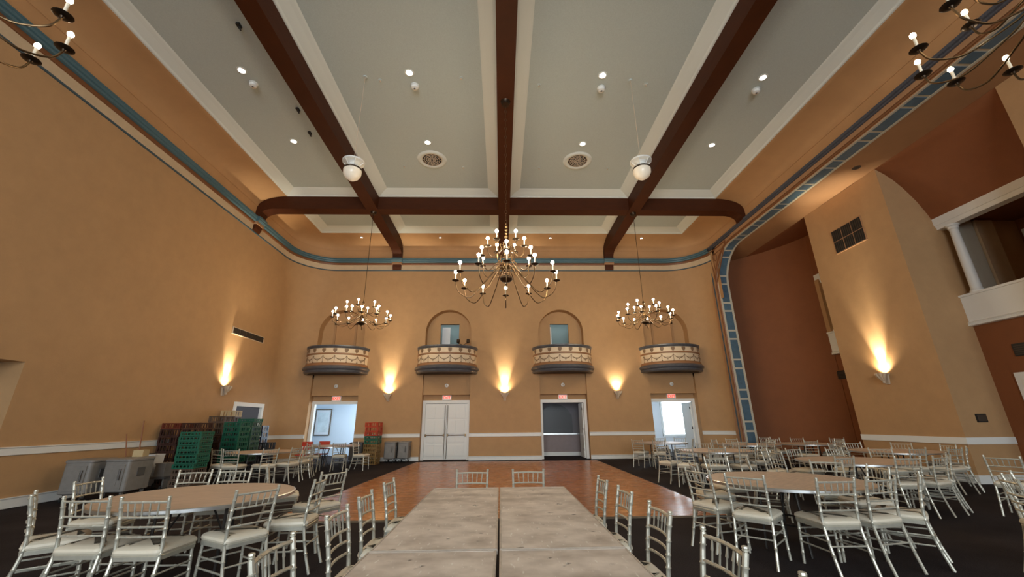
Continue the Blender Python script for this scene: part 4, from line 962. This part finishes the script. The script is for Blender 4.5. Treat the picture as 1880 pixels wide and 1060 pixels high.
# red folding chairs behind the table by the blue doorway
for x, y, dg, l in ((-7.22, 16.35, 178, 'red-backed folding chair by the blue doorway, left of two'), (-6.72, 16.68, 182, 'red-backed folding chair by the blue doorway, right of two')):
    r = tag(empty('folding_chair', (x, y, 0), math.radians(dg)), l, 'chair', 'red folding chairs')
    MB().prism([(-.2, .60), (.2, .60), (.21, .86), (.17, .88), (-.17, .88), (-.21, .86)], 'y', -.012, .012).build('backrest', 'redseat', r)
    MB().box(-.2, .2, .06, .44, .43, .46).build('seat', 'redseat', r)
    for s in (-1, 1):
        MB().tube([(s * .2, .42, 0), (s * .2, .05, .48), (s * .2, 0, .88)], .012, 6).build('leg', 'alu', r); MB().tube([(s * .18, -.06, 0), (s * .18, .36, .44)], .012, 6).build('leg', 'alu', r)

# ================================================================== TABLES
TR = .914
RT = {}
RT['tabletop'] = MB().lathe([(TR - .03, .728), (TR - .006, .730), (TR - .006, .760), (TR - .012, .762)], 64).mesh('tabletop', 'ply')
RT['edge_band'] = MB().lathe([(TR - .008, .728), (TR, .730), (TR, .758), (TR - .014, .7635), (TR - .016, .7625)], 64, caps=False).mesh('edge_band', 'alu', True)
RT['apron'] = MB().box(-.5, .5, -.04, .04, .69, .728).box(-.5, -.42, -.45, .45, .70, .728).box(.42, .5, -.45, .45, .70, .728).mesh('apron', 'dkmetal')
RT['leg'] = MB().tube(catmull([(0, -.24, 0), (0, -.22, .35), (0, -.20, .70)], 4), .016, 8).mesh('leg', 'dkmetal', True)
RT['crossbar'] = MB().tube([(0, -.225, .30), (0, .225, .30)], .012, 6).mesh('crossbar', 'dkmetal', True)
RT['brace'] = MB().tube([(0, 0, .31), (-.20, 0, .70)], .011, 6).mesh('brace', 'dkmetal', True)
def round_table(x, y, rz, label):
    r = tag(empty('round_table', (x, y, 0), math.radians(rz)), label, 'table', 'round banquet tables')
    inst('tabletop', RT['tabletop'], r); inst('edge_band', RT['edge_band'], r); inst('apron', RT['apron'], r)
    for s in (-1, 1):
        for t in (0, PI): inst('leg', RT['leg'], r, (s * .30, 0, 0), (0, 0, t))
        inst('crossbar', RT['crossbar'], r, (s * .30, 0, 0)); inst('brace', RT['brace'], r, (s * .30, 0, 0), (0, 0, 0 if s > 0 else PI))
for x, y, rz, l in ((-3.26, 4.98, 20, 'bare brown round table nearest the camera left of the dance floor'), (3.60, 5.56, 35, 'bare brown round table nearest the camera right of the dance floor'), (6.54, 8.0, 15, 'round table second from the camera right of the dance floor'), (9.45, 10.25, 60, 'round table standing beside the aisle pier'), (5.58, 11.15, 10, 'round table before the bright doorway, nearer of two'), (-6.85, 12.75, 0, 'round table in front of the green crate stacks'), (-6.0, 15.7, 30, 'round table by the pale blue doorway'), (5.75, 15.5, 5, 'farthest round table, against the bright doorway'), (8.0, 13.85, 40, 'round table at the foot of the tiled arch'), (9.95, 13.85, 70, 'round table in the dark alcove behind the pier')):
    round_table(x, y, rz, l)
# long scuffed tables, two by two
LT = {}
LT['tabletop'] = MB().box(-.374, .374, -1.213, 1.213, .735, .7605).mesh('tabletop', 'scuffed')
def edge_mesh():
    mb = MB()
    prof = [(-.003, .733), (.004, .735), (.004, .759), (-.002, .7635), (-.010, .7635), (-.010, .761)]
    return MB().grid([[((.374 + o) * sx, (1.213 + o) * sy, z) for sx, sy in ((-1, -1), (1, -1), (1, 1), (-1, 1))] for o, z in prof], close=True).mesh('edge_band', mat('worn_table_edge', (.50, .43, .36), .5, noise=(12, .2)))
LT['edge_band'] = edge_mesh()
LT['leg'] = MB().tube([(0, 0, 0), (0, .03, .40), (0, .03, .735)], .016, 8).mesh('leg', 'dkmetal', True)
LT['crossbar'] = MB().tube([(-.29, .03, .30), (.29, .03, .30)], .012, 6).mesh('crossbar', 'dkmetal', True)
for x, y, rz, l in ((-.405, 3.985, .2, 'long scuffed table in front, far left of four pushed together'), (.362, 3.985, .2, 'long scuffed table in front, far right of four pushed together'), (-.412, 1.535, -.3, 'long scuffed table at the bottom edge, near left of four'), (.368, 1.535, .1, 'long scuffed table at the bottom edge, near right of four')):
    r = tag(empty('banquet_table', (x, y, 0), math.radians(rz)), l, 'table', 'long tables pushed together')
    inst('tabletop', LT['tabletop'], r); inst('edge_band', LT['edge_band'], r)
    for sy in (-1, 1):
        for sx in (-1, 1): inst('leg', LT['leg'], r, (sx * .22, sy * 1.06, 0))
        inst('crossbar', LT['crossbar'], r, (0, sy * 1.06, 0), None, (.75, 1, 1))

# ================================================================== RACKS, CRATES, CARTS
def crate_geo(w=.5, d=.5, h=.10, bars=6):
    mb = MB(); t = .02; a, b = w / 2, d / 2
    for z0, z1 in ((.004, .03), (h - .03, h - .003)):
        mb.box(-a, a, -b, -b + t, z0, z1).box(-a, a, b - t, b, z0, z1).box(-a, -a + t, -b + t, b - t, z0, z1).box(a - t, a, -b + t, b - t, z0, z1)
    for sx in (-1, 1):
        for sy in (-1, 1):
            x, y = sx * (a - .02), sy * (b - .02); mb.box(x - .022, x + .022, y - .022, y + .022, .002, h - .001)
    for i in range(1, bars):
        x = -a + w * i / bars; y = -b + d * i / bars
        mb.box(x - .011, x + .011, -b + .003, -b + .012, .02, h - .02).box(x - .011, x + .011, b - .012, b - .003, .02, h - .02)
        mb.box(-a + .003, -a + .012, y - .011, y + .011, .02, h - .02).box(a - .012, a - .003, y - .011, y + .011, .02, h - .02)
    mb.box(-a + .01, a - .01, -b + .01, b - .01, .006, .012)
    return mb
CRM = {}
def crate_stack(x, y, rz, layers, where, kind='glass rack', z0=0.0, w=.5, d=.5, jit=.012):
    """layers bottom-up: (material, colour word, height)"""
    z = z0; n = len(layers)
    for i, (m, word, h) in enumerate(layers):
        key = (m, h, w, d)
        if key not in CRM: CRM[key] = crate_geo(w, d, h).mesh('plastic_rack', m)
        o = inst('plastic_rack', CRM[key], None, (x + random.uniform(-jit, jit), y + random.uniform(-jit, jit), z), (0, 0, math.radians(rz + random.uniform(-2, 2))))
        tag(o, '%s plastic %s, %s %s' % (word, kind, ORD[n - 1 - i], where), 'crate', 'racks ' + where)
        z += h
L = lambda m, wd, h, n: [(m, wd, h)] * n
crate_stack(-7.62, 11.0, 3, L('brown', 'brown', .125, 4) + L('green', 'green', .105, 8), 'of the front green stack')
crate_stack(-8.15, 13.45, -2, L('charcoal', 'charcoal', .14, 3) + L('green', 'green', .145, 8), 'of the tall green stack')
crate_stack(-8.12, 14.02, 0, L('charcoal', 'charcoal', .14, 3) + L('dgreen', 'faded green', .145, 8) + L('green', 'green', .10, 1), 'of the faded rear stack')
crate_stack(-9.12, 12.3, 2, L('maroon', 'maroon', .20, 7) + L('oxblood', 'dark red', .16, 1), 'of the left maroon stack')
crate_stack(-8.55, 12.28, -2, L('maroon', 'maroon', .20, 7) + L('maroon', 'maroon', .16, 1), 'of the right maroon stack')
crate_stack(-8.92, 13.85, 0, L('maroon', 'maroon', .20, 6) + L('brown', 'brown', .19, 3), 'of the brown stack by the left wall')
crate_stack(-9.14, 14.62, 3, L('brown', 'brown', .22, 8) + [('creamcrate', 'cream', .20)], 'of the stack with a cream crate on top', w=.44, d=.46)
crate_stack(-8.62, 15.55, 0, L('charcoal', 'charcoal', .21, 4) + L('bluebin', 'blue', .21, 3), 'of the blue stack by the left doorway', 'bin', w=.42, d=.42)
crate_stack(-8.05, 15.0, 0, L('charcoal', 'charcoal', .23, 4), 'of the low charcoal stack', 'crate', w=.44, d=.44)
crate_stack(-5.08, 17.25, -4, L('yellow', 'mustard', .15, 5) + L('green', 'green', .145, 2) + L('red', 'red', .17, 3), 'of the stack beside the blue doorway', w=.52, d=.5)

def cart(x, y, rz, label, w=.52, d=.70, h=.82, m='cart'):
    r = tag(empty('food_cart', (x, y, 0), math.radians(rz)), label, 'cart', 'grey insulated carts')
    a, b = w / 2, d / 2
    def rr(k, rad=.06, n=5):
        pts = []
        for sx, sy, a0 in ((1, 1, 0), (-1, 1, PI / 2), (-1, -1, PI), (1, -1, 3 * PI / 2)):
            pts += [(sx * (a - rad) + (rad + k) * math.cos(a0 + PI / 2 * i / n), sy * (b - rad) + (rad + k) * math.sin(a0 + PI / 2 * i / n)) for i in range(n + 1)]
        return pts
    mb = MB().grid([[(px, py, z) for px, py in rr(k)] for k, z in ((-.03, .15), (0, .17), (0, h - .10), (.0, h - .06))], close=True)
    mb.poly([(px, py, .15) for px, py in rr(-.03)]); mb.build('body', m, r, True)
    mb = MB().grid([[(px, py, z) for px, py in rr(k)] for k, z in ((.0, h - .065), (.015, h - .055), (.015, h - .02), (-.015, h))], close=True); mb.poly([(px, py, h) for px, py in rr(-.015)]); mb.build('lid', m, r, True)
    dr = MB().prism([(-a + .07, .22), (a - .07, .22), (a - .07, h - .12), (-a + .07, h - .12)], 'y', -b - .022, -b + .01).build('door', m, r)
    MB().tube([(a - .12, -b - .05, .40), (a - .12, -b - .06, .52), (a - .12, -b - .05, .62)], .014, 6).build('latch', 'cartdk', dr)
    MB().box(-a + .11, a - .17, -b - .03, -b - .02, .30, h - .2).build('inset', m, dr)
    for s in (-1, 1): MB().box(s * a - .012, s * a + .012, -.10, .10, .45, .62).build('side_grip', 'cartdk', r)
    for sx in (-1, 1):
        for sy in (-1, 1):
            c = MB().box(-.02, .02, -.03, .03, .07, .155).build('caster_fork', 'alu', r, loc=(sx * (a - .08), sy * (b - .08), 0))
            wl_ = MB().lathe([(.045, -.018), (.055, -.01), (.055, .01), (.045, .018)], 12).build('wheel', 'rubber', c); wl_.rotation_euler = (0, PI / 2, 0); wl_.location = (0, 0, .055)
    return r
cart(-8.88, 9.78, 6, 'grey insulated cart against the left wall, left of two')
cart(-8.25, 10.0, 2, 'grey insulated cart beside the left wall, right of two')
cart(-4.50, 17.95, 0, 'grey wheeled cart beside the closed double doors, left one', .46, .6, .80)
cart(-3.98, 18.0, 0, 'grey wheeled cart beside the closed double doors, right one', .44, .55, .80)
cart(-5.78, 17.7, 0, 'dark grey cart between the blue doorway and the crate stack', .52, .6, .80, 'cartdk')
# low trolley with white boxes beyond the carts
t = tag(empty('flat_trolley', (-8.5, 11.25, 0)), 'low flat trolley between the carts and the maroon stacks', 'trolley')
MB().box(-.35, .35, -.3, .3, .26, .31).build('deck', 'cartdk', t)
for sx in (-1, 1):
    for sy in (-1, 1): MB().lathe([(.05, -.02), (.06, 0), (.05, .02)], 10).build('wheel', 'rubber', t, loc=(sx * .28, sy * .24, .06)).rotation_euler = (0, PI / 2, 0)
    MB().box(sx * .30 - .02, sx * .30 + .02, -.25, .25, .06, .26).build('support', 'alu', t)
for x, y, w_, d_, h_, m, l in ((-8.66, 11.2, .20, .30, .50, 'roomwhite', 'tall white box on the flat trolley'), (-8.36, 11.2, .24, .34, .30, 'cart', 'low grey box on the flat trolley'), (-8.83, 11.22, .05, .34, .52, 'charcoal', 'black tray on edge on the flat trolley')):
    b_ = tag(empty('storage_box', (x, y, .31)), l, 'box')
    MB().box(-w_ / 2, w_ / 2, -d_ / 2, d_ / 2, 0, h_ - .03).build('body', m, b_); MB().box(-w_ / 2 - .008, w_ / 2 + .008, -d_ / 2 - .008, d_ / 2 + .008, h_ - .035, h_).build('lid', m, b_)
b_ = tag(empty('cardboard_box', (-8.30, 10.28, .82), .2), 'small pale box lying on the right-hand grey cart', 'box')
MB().box(-.10, .10, -.12, .12, 0, .14).build('body', 'creamcrate', b_); MB().box(-.10, .10, -.015, .015, .14, .142).build('tape', 'plaster', b_)
for x0, l in ((-9.36, 'wooden broom leaning on the left wall beside the maroon stacks'),):
    b_ = tag(empty('broom', (x0 + .12, 11.45, 0)), l, 'broom')
    MB().tube([(0, 0, .15), (-.16, .02, 1.62)], .014, 8).build('handle', 'wood', b_); MB().box(-.05, .05, -.17, .17, .10, .16).build('head', 'wood', b_); MB().box(-.04, .04, -.16, .16, 0, .10).build('bristles', 'charcoal', b_)
b_ = tag(empty('mop', (-9.14, 11.08, 0)), 'shorter wooden mop handle leaning left of the broom', 'mop')
MB().tube([(0, 0, .10), (-.20, -.10, 1.30)], .012, 8).build('handle', 'wood', b_); MB().lathe([(.10, 0), (.11, .05), (.03, .14)], 10).build('mop_head', 'roomwhite', b_)

# ================================================================== PICTURE IN THE BLUE ROOM
p_ = tag(empty('framed_picture', (-9.15, YD + 3.36, 1.60)), 'framed pale landscape print on the wall of the blue-lit room', 'picture')
W_, H_ = .36, .60
MB().box(-W_, W_, -.01, 0, -H_, H_).build('mat_board', 'roomwhite', p_); MB().box(-W_ + .10, W_ - .10, -.015, -.008, -H_ + .12, H_ - .12).build('print', 'picture', p_)
for a_, b2, c_, d_ in ((-W_ - .05, -W_, -H_ - .05, H_ + .05), (W_, W_ + .05, -H_ - .05, H_ + .05), (-W_, W_, -H_ - .05, -H_), (-W_, W_, H_, H_ + .05)): MB().box(a_, b2, -.03, 0, c_, d_).build('frame_bar', 'picframe', p_)
